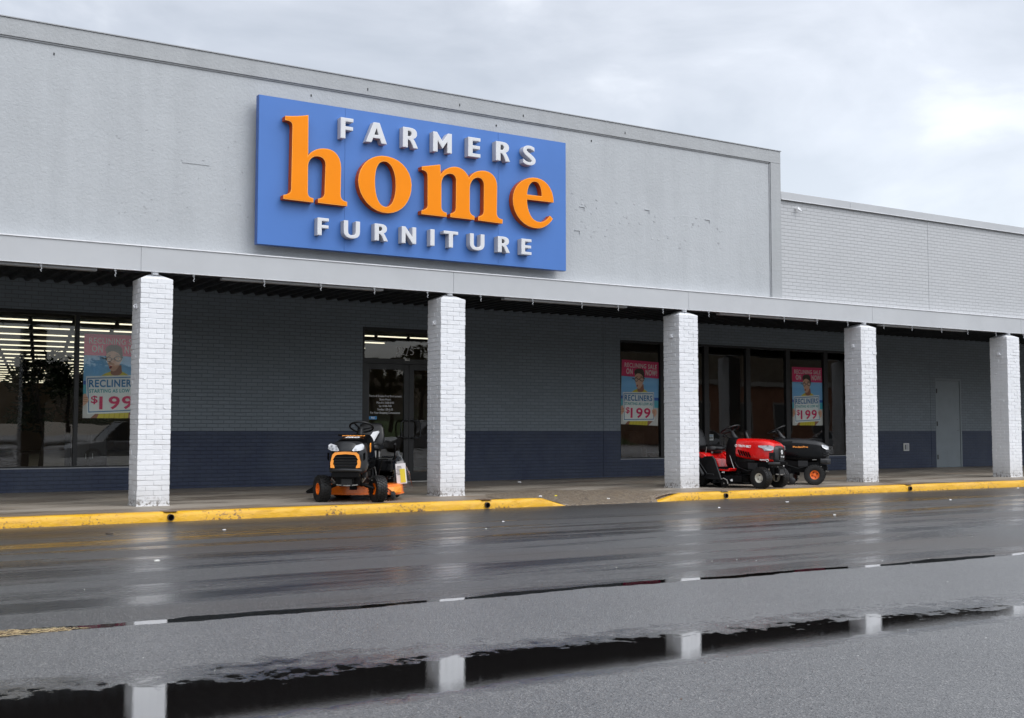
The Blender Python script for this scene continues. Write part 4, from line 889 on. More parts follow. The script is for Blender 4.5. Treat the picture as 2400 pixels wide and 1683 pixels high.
def mower(name, label, loc, heading, st):
    sx = st.get('sx', 0.0)
    T = empty(name, loc, R(heading)); tag(T, label, 'riding mower', 'riding mowers for sale on the walkway')
    K = M['black']; fend = M[st['fender']]; hood = M[st['hood']]; deck = M[st['deck']]; rim = M[st['rim']]; tk = st['track']; hz = st.get('hz', 0.0)
    # ---- hood
    sec = st['sections']; mb = MB()
    def fm(c):
        if st['style'] == 'black_small' and c.z > 0.70+0.10*ss(0.2, -.5, c.x) and abs(c.y) > 0.13: return M['dgrey']
        if st['style'] == 'black_big' and c.x > 0.14: return M['dgrey']
        return hood
    mb.loft([sring(*q) for q in sec], hood, fm=fm); ho = mb.build('hood', T, smooth=38, fix=True)
    x1, wb1, wt1, zb1, zt1 = sec[-1][:5]
    if st['style'] == 'black_big':
        bz = MB(); outer = [(-.205, .49), (-.21, .56), (-.185, .67), (-.15, .705), (0, .715), (.15, .705), (.185, .67), (.21, .56), (.205, .49), (.15, .485), (.155, .515), (.172, .54), (.165, .59), (.178, .60), (.145, .655), (.12, .67), (0, .678), (-.12, .67), (-.145, .655), (-.178, .60), (-.165, .59), (-.172, .54), (-.155, .515), (-.15, .485)]
        plate_x(bz, [outer], x1+.012, .045, M['amber'], lean=.10); bz.build('grille_surround', T, bevel=.004)
        g = MB(); plate_x(g, [rrect(-.168, .168, .475, .675, .03)], x1-.002, .02, M['gblack'], lean=.10)
        for zz in (.635, .595, .555, .515): g.obox((x1+.012-.1*(zz-.5), 0, zz), (.02, .335, .011), (0, .25, 0), M['dgrey'])
        g.build('grille', T)
        for s in (-1, 1):
            h = MB(); slab(h, [(x1-.045, s*.252, .745), (x1-.045, s*.245, .80), (x1-.06, s*.215, .822), (x1-.035, s*.13, .795), (x1+.012, s*.085, .725), (x1+.008, s*.11, .712), (x1-.005, s*.20, .722)], (.022, s*.006, .004), M['lens'])
            h.build('headlight', T, fix=True, bevel=.004)
            v = MB(); slab(v, [(x1-.03, s*.235, .69), (x1-.055, s*.262, .70), (x1-.05, s*.262, .61), (x1-.03, s*.24, .585)], (.012, s*.006, 0), M['gblack']); v.build('side_vent', T, fix=True)
        c = MB(); c.loft([sring(x1-.06, .18, .11, .735, .845, 3, 16), sring(x1-.02, .14, .08, .735, .80, 3, 16), sring(x1+.018, .09, .05, .715, .745, 3, 16)], M['dgrey']); c.build('hood_scoop', T, smooth=50, fix=True)
        b = MB(); b.tube([(x1-.02, -.21, .445), (x1+.025, -.17, .455), (x1+.035, 0, .46), (x1+.025, .17, .455), (x1-.02, .21, .445)], .022, M['dgrey'], 10)
        b.box(x1-.10, x1+.012, -.19, .19, .36, .435, K); b.build('bumper', T, smooth=50)
        t = MB(); ex = Vector((0, 1, 0)); ey = Vector((-.94, 0, .25)).normalized()
        put(t, text2d('POULAN', .075, .003, .003, 'CENTER'), M['gold'], (-.19, 0, .925), ex, ey, 1.1, .8); put(t, text2d('PRO', .085, .004, .003, 'CENTER', shear=.3), M['white'], (-.10, 0, .903), ex, ey, 1.2, .8)
        t.box(-.24, -.245, -.16, .16, .93, .934, M['gold']); t.build('hood_badge', T)
        ac = MB(); slab(ac, [(-.02, .272, .80), (-.06, .272, .83), (-.05, .276, .74), (-.015, .276, .70)], (0, .012, 0), M['amber']); ac.build('side_accent', T, fix=True)
    elif st['style'] == 'red':
        n = MB(); q = sec[-1]
        n.loft([sring(q[0]-.10, .252, .21, .45, .745, 5), sring(q[0]-.03, .235, .19, .45, .75, 4), sring(q[0]+.035, .17, .13, .455, .735, 3.4), sring(q[0]+.06, .12, .09, .47, .70, 3.2)], M['dgrey']); n.build('front_mask', T, smooth=35, fix=True)
        for s in (-1, 1):
            h = MB(); xx = q[0]
            slab(h, [(xx-.26, s*.236, .745), (xx-.25, s*.238, .715), (xx-.17, s*.243, .70), (xx-.13, s*.243, .655), (xx-.02, s*.228, .655), (xx+.02, s*.195, .675), (xx+.02, s*.185, .73), (xx-.05, s*.205, .752)], (0.004, s*.012, 0), M['lens']); h.build('headlight', T, fix=True, bevel=.003)
            g = MB(); slab(g, [(xx-.045, s*.238, .625), (xx+.035, s*.180, .625), (xx+.04, s*.178, .505), (xx-.02, s*.222, .505), (xx-.045, s*.240, .53)], (.004, s*.006, 0), M['gblack'])
            for k in range(5): g.tube([(xx-.035, s*.243, .52+.022*k), (xx+.038, s*.188, .52+.022*k)], .003, M['dgrey'], 4)
            g.build('side_grille', T, fix=True)
        c = MB(); plate_x(c, [[(-.07, .70), (.07, .70), (.085, .66), (.075, .50), (-.075, .50), (-.085, .66)]], q[0]+.064, .012, M['gblack'], lean=.06, z0=.6)
        plate_x(c, [[(.028*math.cos(a), .63+.038*math.sin(a)) for a in [k*math.pi/8 for k in range(16)]], [(.012*math.cos(a), .63+.022*math.sin(a)) for a in [k*math.pi/8 for k in range(16)]]], q[0]+.073, .004, M['white'], lean=.06, z0=.6)
        g2 = text2d('TROY-BILT', .03, .002, .002, 'CENTER'); c.add([(q[0]+.079-.06*(v.y-.07), v.x*.85, .54+v.y) for v in g2[0]], g2[1], M['white']); c.build('badge_panel', T)
        b = MB(); b.loft([sring(q[0]-.06, .25, .25, .395, .47, 4), sring(q[0]+.05, .20, .20, .40, .465, 4), sring(q[0]+.10, .13, .13, .41, .46, 4)], M['dgrey'])
        for k in range(9): b.box(q[0]+.095, q[0]+.11, -.10+.024*k, -.092+.024*k, .41, .462, K)
        b.build('bumper', T, smooth=40, fix=True)
        v = MB(); t = MB()
        for s in (-1, 1):
            for k in range(5):
                xx = -.49+.050*k; slab(v, [(xx, s*.262, .67-.01*k), (xx+.03, s*.262, .67-.01*k), (xx+.075, s*.266, .565-.008*k), (xx+.05, s*.266, .565-.008*k)], (0, s*.006, 0), M['gblack'])
            a = text2d('TROY-BILT', .052, .0025, .003); o = Vector((-.47, s*.262, .722)) if s < 0 else Vector((-.17, s*.262, .700))
            ex = Vector((-s, 0, s*.06)).normalized(); put(t, a, M['white'], o, ex, (0, 0, 1))
            cx = -.515 if s < 0 else -.14; torus(t, (cx, s*.262, .74), (0, 1, 0), .020, .005, M['white'], 16)
            torus(t, (.10, s*.262, .487), (0, 1, 0), .022, .005, M['white'], 16); put(t, text2d('BRONCO', .030, .0015, .002, 'CENTER'), M['white'], (.02, s*.262, .487), (-s, 0, 0), (0, 0, 1))
        v.build('side_vent', T, fix=True); t.build('decal', T)
    else:
        q = sec[-1]; n = MB()
        n.loft([sring(q[0]-.16, .25, .215, .40, .775, 5), sring(q[0]-.06, .245, .205, .385, .765, 4.5), sring(q[0]+.02, .205, .165, .385, .735, 4), sring(q[0]+.05, .15, .11, .40, .68, 3.5)], M['dgrey']); n.build('front_mask', T, smooth=35, fix=True)
        b = MB(); b.loft([sring(q[0]-.10, .262, .262, .37, .50, 5), sring(q[0]+.02, .235, .235, .37, .495, 4.5), sring(q[0]+.075, .16, .16, .38, .48, 4)], M['dgrey']); b.build('bumper', T, smooth=40, fix=True)
        for s in (-1, 1):
            h = MB(); slab(h, [(q[0]-.085, s*.222, .74), (q[0]-.02, s*.20, .735), (q[0]+.04, s*.16, .70), (q[0]+.045, s*.165, .655), (q[0]+.0, s*.205, .65), (q[0]-.07, s*.236, .69)], (.006, s*.012, 0), M['lens']); h.build('headlight', T, fix=True, bevel=.004)
            g = MB()
            for k in range(2): slab(g, [(q[0]-.06, s*.242, .595-.045*k), (q[0]+.045, s*.165, .60-.045*k), (q[0]+.045, s*.168, .575-.045*k), (q[0]-.05, s*.242, .57-.045*k)], (.006, s*.010, 0), M['gblack'])
            g.build('side_grille', T, fix=True)
        t = MB()
        for s in (-1, 1): put(t, text2d('PoulanPro', .058, .0025, .003, 'CENTER'), M['gold'], (-.25, s*.268, .685), (-s, 0, 0), (0, 0, 1), 1.15, .75)
        t.build('decal', T)
        v = MB()
        for s in (-1, 1): v.tube([(-.04, s*.27, .46), (.04, s*.27, .462)], .006, M['steel'], 6)
        v.build('hood_latch', T)
    # ---- engine / frame / front axle
    mb = MB(); mb.box(-1.48, .16, -.17, .17, .25, .36, K); mb.box(-.50, .10, -.20, .20, .34, .46, K); mb.box(-.62, -.50, -.20, .20, .30, .55, K)
    mb.lathe([(.001, -.12), (.07, -.12), (.07, .10), (.001, .10)], K, 14, 'X', (.0, -.13, .33)); mb.box(-.3, -.12, -.235, -.19, .33, .44, M['dgrey']); mb.box(-.10, .02, .19, .232, .34, .42, M['dgrey'])
    mb.build('frame', T, bevel=.006)
    mb = MB(); mb.tube([(0, -tk+.06, .19), (0, -.18, .25), (0, 0, .275), (0, .18, .25), (0, tk-.06, .19)], .026, K, 8)
    for s in (-1, 1):
        mb.tube([(0, s*(tk-.085), .12), (0, s*(tk-.085), .30)], .017, K, 8); mb.tube([(-.10, s*(tk-.11), .26), (-.14, s*.10, .25)], .009, M['steel'], 6); mb.tube([(0, s*(tk-.09), .27), (-.10, s*(tk-.11), .262)], .012, K, 6)
        mb.lathe([(.001, .0), (.016, .0), (.016, .012), (.001, .012)], M['steel'], 10, 'Z', (0, s*(tk-.085), .30))
    mb.build('front_axle', T)
    mb = MB(); mb.box(.06, .22, -.10, .10, .235, .36, K); mb.box(.21, .235, -.075, .075, .23, .33, M['dgrey']); mb.tube([(.2, -.15, .25), (.24, 0, .24), (.2, .15, .25)], .010, M['steel'], 6); mb.build('tow_bracket', T)
    mb = MB()
    for s in (-1, 1):
        mb.tube([(-.02, s*.12, .27), (.10, s*.20, .29), (.12, s*.24, .34)], .012, M['steel'], 6); mb.tube([(-.75, s*.2, .2), (-.3, s*.22, .24), (-.05, s*.15, .22)], .011, K, 6); mb.tube([(-.12, s*.25, .24), (-.10, s*.30, .30), (-.02, s*.26, .33)], .008, M['steel'], 6)
    mb.build('linkage', T)
    mb = MB()       # loose cables and rods under the hood and beside the dash
    for s in (-1, 1):
        mb.tube([(-.62, s*.20, .50), (-.50, s*.23, .36), (-.30, s*.24, .30), (-.12, s*.22, .34)], .006, M['dgrey'], 5); mb.tube([(-.72, s*.17, .62), (-.60, s*.25, .42), (-.55, s*.27, .33)], .007, M['steel'], 5); mb.tube([(.05, s*.14, .40), (.08, s*.20, .34), (-.02, s*.23, .30)], .006, M['dgrey'], 5)
    mb.build('cable', T)
    mb = MB()
    for s in (-1, 1): mb.lathe([(.001, 0), (.030, 0), (.030, .05), (.001, .05)], M['steel'], 12, 'X', (.05, s*.10, .35)); mb.box(-.06, .00, s*.16-.02, s*.16+.02, .30, .36, M['steel'])
    mb.build('muffler', T)
    # ---- wheels
    for s in (-1, 1): wheel(T, 0, s*tk, .185, .155, rim, .083, R(st.get('steer', 0)), out=s)
    for s in (-1, 1): wheel(T, -1.24, s*.37, .255, .24, rim, .105, 0, out=s)
    # ---- dash and steering
    mb = MB(); mb.loft([sring(-.80, .15, .13, .36, .80+hz, 4), sring(-.74, .20, .17, .34, .88+hz, 4.5), sring(-.60, .23, .19, .34, .885+hz, 4.5), sring(-.55, .23, .18, .36, .86+hz, 4.5)], K); mb.build('dash', T, smooth=40, fix=True)
    mb = MB(); mb.tube([(-.66, 0, .84+hz), (-.71, 0, .90+hz), (-.76, 0, .99+hz)], [.055, .042, .028], M['dgrey'], 12); mb.build('steering_column', T, smooth=50, loc=(sx*.35, 0, 0))
    mb = MB(); c = Vector((-.78, 0, 1.01+hz)); nr = Vector((-.42, 0, .907)); fwd = Vector((.907, 0, .42)); torus(mb, c+nr*.02, nr, .172, .015, M['vinyl'])
    for a in (90, 210, 330): mb.tube([c-nr*.01, c+nr*.0+(fwd*math.cos(R(a))+Vector((0, 1, 0))*math.sin(R(a)))*.09, c+nr*.018+(fwd*math.cos(R(a))+Vector((0, 1, 0))*math.sin(R(a)))*.168], [.026, .017, .013], M['vinyl'], 8)
    mb.lathe([(.001, -.02), (.05, -.018), (.045, .02), (.001, .026)], M['vinyl'], 16, 'Z', c); mb.build('steering_wheel', T, smooth=60, loc=(sx*.35, 0, 0))
    mb = MB(); mb.tube([(-.72, -.12, .86+hz), (-.73, -.22, .90+hz), (-.73, -.28, .905+hz)], .008, K, 6); mb.tube([(-.73, -.27, .905+hz), (-.73, -.335, .91+hz)], .016, K, 8)
    mb.build('throttle_lever', T, smooth=60)
    # ---- fenders, footrests, seat
    mb = MB(); side = bez("-1.72 .40 C -1.74 .50 -1.70 .57 -1.60 .595 -1.30 .625 -1.12 .615 C -1.02 .60 -.97 .52 -.945 .42 C -.93 .36 -.92 .33 -.88 .32 -.90 .30 -.96 .30 C -1.0 .42 -1.06 .50 -1.14 .535 C -1.28 .57 -1.42 .56 -1.52 .50 C -1.60 .45 -1.62 .40 -1.64 .36", 5)
    for s in (-1, 1): mb.prism(side, s*.235, s*.48, fend)
    mb.prism([(-1.72, .40), (-1.72, .50), (-1.60, .585), (-1.12, .605), (-.98, .50), (-.94, .32), (-1.1, .30), (-1.6, .30)], -.234, .234, fend if st['style'] != 'black_big' else K)
    mb.build('fender', T, smooth=35, fix=True, bevel=.014)
    for s in (-1, 1):
        mb = MB(); mb.prism([(-.93, .335), (-.60, .315), (-.56, .345), (-.54, .33), (-.56, .29), (-.92, .295)], s*.20, s*.44, fend); 
        for k in range(5): mb.box(-.88+.055*k, -.86+.055*k, *(sorted((s*.24, s*.42))), .328-.002*k, .338-.002*k, K)
        mb.build('footrest', T, fix=True, bevel=.005)
    sz = st.get('sz', 0.0); V = M['vinyl']
    mb = MB(); mb.loft([sring(-.99, .13, .10, .655+sz, .70+sz, 3), sring(-1.02, .19, .17, .63+sz, .735+sz, 3.5), sring(-1.12, .225, .205, .62+sz, .755+sz, 4), sring(-1.30, .23, .215, .62+sz, .735+sz, 4), sring(-1.44, .22, .21, .64+sz, .75+sz, 4), sring(-1.50, .17, .15, .67+sz, .77+sz, 3)], V); mb.build('seat_cushion', T, smooth=50, fix=True, loc=(sx, 0, 0))
    def br(z, hw, xc, th, p=3.5, n=24):
        return [Vector((xc+math.copysign(abs(math.cos(2*math.pi*k/n))**(2/p), math.cos(2*math.pi*k/n))*th, math.copysign(abs(math.sin(2*math.pi*k/n))**(2/p), math.sin(2*math.pi*k/n))*hw, z+sz)) for k in range(n)]
    mb = MB(); mb.loft([br(.69, .19, -1.43, .05), br(.74, .225, -1.44, .06), br(.86, .225, -1.475, .055), br(.97, .205, -1.51, .045), br(1.035, .165, -1.53, .035), br(1.055, .10, -1.535, .02)], V)
    mb.build('backrest', T, smooth=50, fix=True, loc=(sx, 0, 0))
    mb = MB()
    mb.box(-1.45, -1.05, -.12, .12, .60, .63+sz, K)
    for s in (-1, 1): mb.tube([(-1.08, s*.15, .60), (-1.08, s*.15, .65+sz)], .022, M['steel'], 8); mb.tube([(-1.40, s*.15, .60), (-1.40, s*.15, .65+sz)], .022, M['steel'], 8)
    mb.build('seat_bracket', T, loc=(sx, 0, 0))
    if st['style'] != 'black_big':
        mb = MB(); mb.tube([(-1.02, -.46, .60), (-.99, -.47, .72)], .007, M['steel'], 6); mb.tube([(-.99, -.47, .72), (-.985, -.47, .76)], .017, K, 8); mb.build('height_lever', T)
    # ---- deck
    dw = st['deck_w']; dx0, dx1 = st.get('deck_x', (-1.02, -.34)); mb = MB()
    pl = [(dx1, -dw*.45), (dx1+.03, 0), (dx1, dw*.45), (dx1-.10, dw*.88), (dx1-.26, dw), (dx0+.16, dw), (dx0, dw*.7), (dx0, -dw*.7), (dx0+.16, -dw), (dx1-.26, -dw), (dx1-.10, -dw*.88)]
    def rg(z, k): return [Vector(((x-(dx0+dx1)/2)*k+(dx0+dx1)/2, y*k, z)) for x, y in pl]
    mb.loft([rg(.085, 1.02), rg(.10, 1.02), rg(.105, 1.0), rg(.205, .985), rg(.228, .93), rg(.235, .6)], deck); dk = mb.build('mower_deck', T, smooth=30, fix=True)
    mb = MB()
    for yy in (-dw*.5, dw*.5): mb.lathe([(.08, .235), (.09, .25), (.05, .27), (.02, .30), (.001, .30)], K, 16, 'Z', ((dx0+dx1)/2, yy, 0))
    for s in (-1, 1): mb.box(dx1-.16, dx1-.10, s*dw*.5-.02, s*dw*.5+.02, .225, .29, K)
    mb.box(dx1-.02, dx1+.06, -.05, .05, .16, .25, K); mb.build('spindle_cover', dk, smooth=40)
    for s in ((1,) if st['style'] == 'red' else (-1, 1)):
        mb = MB(); mb.lathe([(.001, -.03), (.045, -.03), (.062, -.018), (.062, .018), (.045, .03), (.001, .03)], M['dgrey'], 18, 'Y', (dx1-.06, s*(dw*.90), .075)); mb.build('deck_wheel', dk, smooth=40)
    if st['style'] == 'red':
        # raised discharge guard on the right-hand side, with its own small wheel
        mb = MB(); y0 = -.50
        slab(mb, [(-1.02, y0+.02, .55), (-.86, y0, .555), (-.80, y0-.01, .50), (-.66, y0-.07, .20), (-.62, y0-.09, .15), (-.90, y0-.09, .15), (-1.10, y0-.06, .20), (-1.16, y0, .47)], (0, .035, 0), K)
        mb.tube([(-.86, y0-.006, .558), (-.80, y0-.02, .50), (-.62, y0-.095, .15)], .012, M['dgrey'], 6)
        mb.tube([(-1.16, y0-.02, .42), (-1.12, y0-.08, .38), (-.98, y0-.11, .22)], [.025, .036, .030], M['dgrey'], 10)
        mb.tube([(-1.12, y0-.03, .46), (-.92, y0-.085, .25)], .007, M['dgrey'], 6); mb.tube([(-.92, y0-.09, .225), (-.91, y0-.10, .245), (-.78, y0-.10, .245), (-.77, y0-.09, .22)], .006, M['dgrey'], 6)
        mb.build('discharge_chute', T, fix=True)
        mb = MB(); c = (-.57, y0-.06, .085); mb.lathe([(.001, -.025), (.03, -.027), (.05, -.02), (.068, -.022), (.07, .0), (.068, .022), (.05, .02), (.001, .025)], K, 22, 'Y', c); mb.lathe([(.001, -.034), (.012, -.034), (.012, -.02), (.001, -.02)], M['steel'], 10, 'Y', c)
        mb.tube([(-.63, y0-.09, .155), (-.57, y0-.10, .175), (-.50, y0-.10, .14), (-.49, y0-.09, .08)], .009, M['steel'], 6); mb.build('deck_wheel', T, smooth=40)
        mb = MB(); put(mb, text2d('42', .045, .004, .003, 'CENTER'), M['white'], (-.47, -.50, .125), (1, 0, 0), (0, 0, 1)); mb.box(-.68, -.665, -.47, -.465, .26, .285, M['white']); mb.box(-.65, -.635, -.47, -.465, .26, .285, M['white']); mb.box(-.7, -.3, -.465, -.44, .11, .215, K)
        mb.build('deck_decal', T)
    else:
        mb = MB(); yb = -dw
        slab(mb, [(dx1-.30, yb+.02, .22), (dx1-.58, yb+.02, .22), (dx1-.56, yb-.16, .12), (dx1-.34, yb-.16, .12)], (0, 0, -.022), K); slab(mb, [(dx1-.31, yb, .21), (dx1-.35, yb-.15, .13), (dx1-.35, yb-.15, .085), (dx1-.31, yb, .09)], (-.012, 0, 0), K)
        mb.build('discharge_chute', T, fix=True)
    if st['style'] == 'black_big':
        mb = MB(); mb.tube([(-1.02, .45, .58), (-.96, .47, .66), (-.90, .48, .74)], .011, K, 8); mb.tube([(-.915, .478, .72), (-.87, .485, .80)], .019, K, 10); mb.lathe([(.001, .0), (.02, .0), (.015, .012), (.001, .014)], M['dgrey'], 10, 'Z', (-.868, .486, .80)); mb.build('height_lever', T, smooth=50)
        mb = MB(); mb.tube([(-.50, .30, .32), (-.47, .34, .46), (-.46, .36, .55), (-.46, .37, .585)], .010, K, 8); mb.box(-.50, -.42, .33, .47, .575, .60, K); mb.build('brake_pedal', T)
        mb = MB(); slab(mb, [(-.70, .22, .40), (-.95, .22, .44), (-.98, .22, .60), (-.72, .22, .58)], (0, .26, 0), M['gblack']); mb.build('side_panel', T, fix=True, bevel=.02)
        mb = MB(); slab(mb, [(-1.355, -.02, .86), (-1.395, .06, .985), (-1.40, .14, 1.0), (-1.385, .16, .985), (-1.36, .10, .87), (-1.34, .03, .745), (-1.345, -.01, .73)], (.012, 0, 0), M['white']); mb.build('seat_label', T, fix=True)
        mb = MB(); slab(mb, [(dx1-.06, dw*.74, .19), (dx1-.10, dw*.88, .20), (dx1-.30, dw*1.01, .20), (dx1-.30, dw*1.01, .11), (dx1-.08, dw*.90, .11)], (.012, .016, .0), M['amber']); mb.build('deck_corner', dk, fix=True)
    return T
m1 = mower('riding_mower', 'black riding mower with orange grille surround and orange deck facing the camera', (6.86, 15.26, .15), -126,
    dict(style='black_big', hood='gblack', fender='gblack', deck='deckor', rim='orange', track=.40, deck_w=.62, deck_x=(-1.02, -.26), steer=33, hz=.03, sz=.07,
         sections=[(-.60, .265, .215, .42, .955), (-.42, .275, .225, .41, .945), (-.15, .28, .235, .40, .905), (.10, .28, .24, .39, .855), (.21, .27, .225, .385, .80), (.27, .245, .20, .39, .76), (.31, .215, .17, .40, .725, 4)]))
m2 = mower('riding_mower', 'red riding mower with black seat and cream wheel rims beside the third column', (14.76, 15.05, .15), -74,
    dict(style='red', hood='red', fender='red', deck='gblack', rim='whiterim', track=.30, deck_w=.50, steer=-8, hz=.0, sz=.0,
         sections=[(-.57, .21, .16, .56, .83), (-.54, .25, .205, .53, .865), (-.38, .262, .215, .50, .868), (-.15, .266, .22, .47, .86), (.02, .264, .215, .455, .84), (.12, .25, .20, .45, .805), (.17, .235, .18, .46, .78, 4)]))
m3 = mower('riding_mower', 'small black riding mower with orange wheel rims behind the red one', (16.56, 15.70, .152), -48,
    dict(style='black_small', hood='gblack', fender='gblack', deck='gblack', rim='orange', track=.355, deck_w=.52, steer=4, hz=.0, sz=-.04, sx=.26,
         sections=[(-.60, .24, .19, .44, .85), (-.40, .262, .205, .42, .862), (-.15, .268, .215, .40, .85), (.04, .262, .215, .40, .82), (.15, .25, .205, .40, .79), (.21, .22, .17, .40, .75, 4)]))
# clear bag of papers hanging on the lever
mw = m1.location; hd = R(-126)
def loc1(x, y, z): return (mw.x+x*math.cos(hd)-y*math.sin(hd), mw.y+x*math.sin(hd)+y*math.cos(hd), mw.z+z)
bg = empty('manual_bag', loc1(-.86, .53, .70), hd); tag(bg, 'clear plastic bag of papers hanging from the black mower', 'bag')
mb = MB(); rnd = random.Random(3); rings = []
for k in range(10):
    t = k/9; z = -.0-.54*t; hw = .02+.085*min(1, t*1.8)+.035*t
    rings.append([Vector(((.03+.012*math.sin(5*a+k))*math.sin(a)*(.5+t*.6)-.05*t, (hw*(1+.06*rnd.uniform(-1, 1)))*math.cos(a)+.08*t, z)) for a in [2*math.pi*q/16 for q in range(16)]])
mb.loft(rings, M['bag']); mb.build('bag_film', bg, smooth=60, fix=True)
mb = MB(); mb.obox((.03, .06, -.33), (.006, .15, .30), (.10, 0, 0), M['white']); mb.obox((.036, .085, -.36), (.006, .075, .20), (.10, 0, 0), pm('yellow', None)); mb.obox((.0375, .0, -.49), (.006, .03, .04), (.10, 0, 0), M['red'])
for k in range(7): mb.obox((.0345, .03, -.225-.02*k), (.003, .06+.01*(k % 3), .006), (.10, 0, 0), M['frame'])
mb.obox((.02, .04, -.17), (.004, .10, .05), (.25, 0, 0), M['silver']); mb.build('papers', bg)
# ================================================================= SMALL THINGS ON THE GROUND
def scrap(x, y, z, s, mt, label, cat, grp=None):
    mb = MB(); r = random.Random(int(x*100)); n = 7
    top = [Vector((x+s*math.cos(2*math.pi*k/n)*r.uniform(.6, 1.2), y+s*.6*math.sin(2*math.pi*k/n)*r.uniform(.6, 1.2), z+.004+s*r.uniform(0, .5))) for k in range(n)]
    bot = [Vector((p.x, p.y, z+.002)) for p in top]; mb.loft([bot, top], mt); tag(mb.build('scrap', fix=True), label, cat, grp)
scrap(12.2, 19.2, .152, .05, M['white'], 'crumpled white paper on the walkway near the navy wall', 'paper')
for i, (x, y, s, m_) in enumerate(((6.9, 11.2, .03, 'white'), (11.0, 12.2, .035, 'white'), (10.0, 9.2, .035, 'white'), (4.1, 12.4, .04, 'white'), (2.3, 8.4, .035, 'beige'), (14.6, 11.2, .05, 'white'), (13.1, 13.0, .05, 'white'), (20.4, 14.1, .05, 'white'), (15.2, 9.6, .03, 'beige'), (9.2, 6.2, .03, 'white'), (5.9, 9.9, .025, 'beige'))):
    scrap(x, y, ground_z(y), s*.6, M[m_], 'small pale scrap of litter lying on the wet asphalt', 'litter', 'scraps of litter on the asphalt')
scrap(2.95, 12.6, ground_z(12.6), .035, M['bark'], 'small dark lump on the wet asphalt left of the first column', 'debris')
for i, (x, y, c) in enumerate(((10.6, 15.6, 'yellow'), (11.2, 15.0, 'sand'), (10.3, 15.6, 'sand'))): scrap(x, y, walk_z(x, y)+.006, .03, pm(c, None), 'fallen leaf lying on the brown aggregate ramp', 'leaf', 'fallen leaves on the ramp')
# drift of wet straw at the seam, and grit along it
mb = MB(); r = random.Random(5)
for k in range(1100):
    u = r.random()**.8; x = .55+.62*u*r.uniform(.5, 1.15); y = 5.80-.045*x+r.gauss(0, .06)*(1.15-u); a = r.gauss(0, .45); l = r.uniform(.02, .07)
    z = .232+r.random()*.016*(1.1-u); mb.obox((x, y, z), (l, .003, .002), (0, r.gauss(0, .12), a), r.choice((M['straw'], M['straw'], M['int_wall'], M['bark'])))
tag(mb.build('straw_drift'), 'small drift of wet straw at the puddle edge on the left', 'straw', kind='stuff')
mb = MB()
for k in range(420):
    x = r.uniform(1, 22); y = r.uniform(2.5, 14.3); s = r.uniform(.0015, .0042)
    mb.obox((x, y, ground_z(y)+s*.3), (s*1.6, s, s*.6), (0, 0, r.random()*3), r.choice((M['beige'], M['concrete'], pm('sand', None), M['int_wall'])))
tag(mb.build('grit'), 'loose pale grit scattered over the wet asphalt', 'grit', kind='stuff')

# ================================================================= INSIDE THE STORE
def leafcloud(mb, c, rad, n, ls, mt, rnd, sq=1.0):
    for _ in range(n):
        d = Vector((rnd.gauss(0, 1), rnd.gauss(0, 1), rnd.gauss(0, 1))).normalized()*rad*rnd.random()**.45; d.z *= sq; p = Vector(c)+d
        a = Vector((rnd.gauss(0, 1), rnd.gauss(0, 1), rnd.gauss(0, .6))).normalized(); b = a.orthogonal().normalized(); s = ls*rnd.uniform(.6, 1.3)
        mb.add([p-a*s, p+b*s*.35, p+a*s, p-b*s*.35], [(0, 1, 2, 3)], mt)
def potted_tree(x, y, h, label, seed):
    rnd = random.Random(seed); t = empty('potted_tree', (x, y, .14)); tag(t, label, 'potted tree')
    mb = MB(); mb.lathe([(.14, 0), (.2, .32), (.21, .34), (.19, .34), (.18, .30), (.001, .30)], M['darkwood'], 20, 'Z'); mb.build('pot', t, smooth=40)
    mb = MB()
    for k in range(3): mb.tube([(rnd.uniform(-.03, .03), rnd.uniform(-.03, .03), .3), (rnd.uniform(-.08, .08), 0, h*.4), (rnd.uniform(-.2, .2), rnd.uniform(-.2, .2), h*.8)], [.025, .02, .008], M['bark'], 6)
    mb.build('trunk', t)
    mb = MB()
    for k in range(13): leafcloud(mb, (rnd.uniform(-.42, .42), rnd.uniform(-.4, .4), h*rnd.uniform(.45, .98)), .27, 110, .085, M['leaf'], rnd)
    mb.build('foliage', t)
potted_tree(4.05, 22.6, 2.35, 'dark potted tree inside the leftmost window', 1)
potted_tree(5.35, 25.0, 2.05, 'smaller palm-like potted tree beside the cabinet inside the leftmost window', 2)
cb = empty('cabinet', (4.55, 22.3, .14)); tag(cb, 'dark wooden cabinet inside the leftmost window left of the mullion', 'cabinet')
mb = MB(); mb.box(-.05, .60, 0, .5, 0, 1.10, M['darkwood']); mb.box(-.09, .64, -.04, .54, 1.10, 1.15, M['darkwood']); mb.build('case', cb, bevel=.01)
for s in (0, 1): mb = MB(); mb.box(.0+s*.29, .26+s*.29, -.015, -.001, .08, 1.0, M['darkwood']); mb.box(.21-s*.0+s*.12, .225+s*.12, -.03, -.016, .5, .6, M['steel']); mb.build('door', cb, bevel=.006)
def recliner(x, y, rz, label):
    t = empty('recliner', (x, y, .14), rz); tag(t, label, 'recliner', 'recliners inside the store')
    for nm, b in (('seat', (-.3, .35, -.3, .3, .18, .48)), ('backrest', (-.45, -.25, -.3, .3, .3, 1.0)), ('armrest', (-.4, .38, .31, .5, .1, .62)), ('armrest', (-.4, .38, -.5, -.31, .1, .62)), ('footrest', (.36, .42, -.28, .28, .12, .42))):
        mb = MB(); mb.box(*b, M['fabric']); mb.build(nm, t, bevel=.05)
    return t
recliner(3.4, 23.6, R(-60), 'dark sofa chair low in the leftmost window by the window edge')
recliner(18.3, 23.0, R(-80), 'dark upholstered recliner behind the windows between the third and fourth columns')
recliner(21.3, 22.8, R(-110), 'dark upholstered recliner behind the window below the rightmost sale poster')
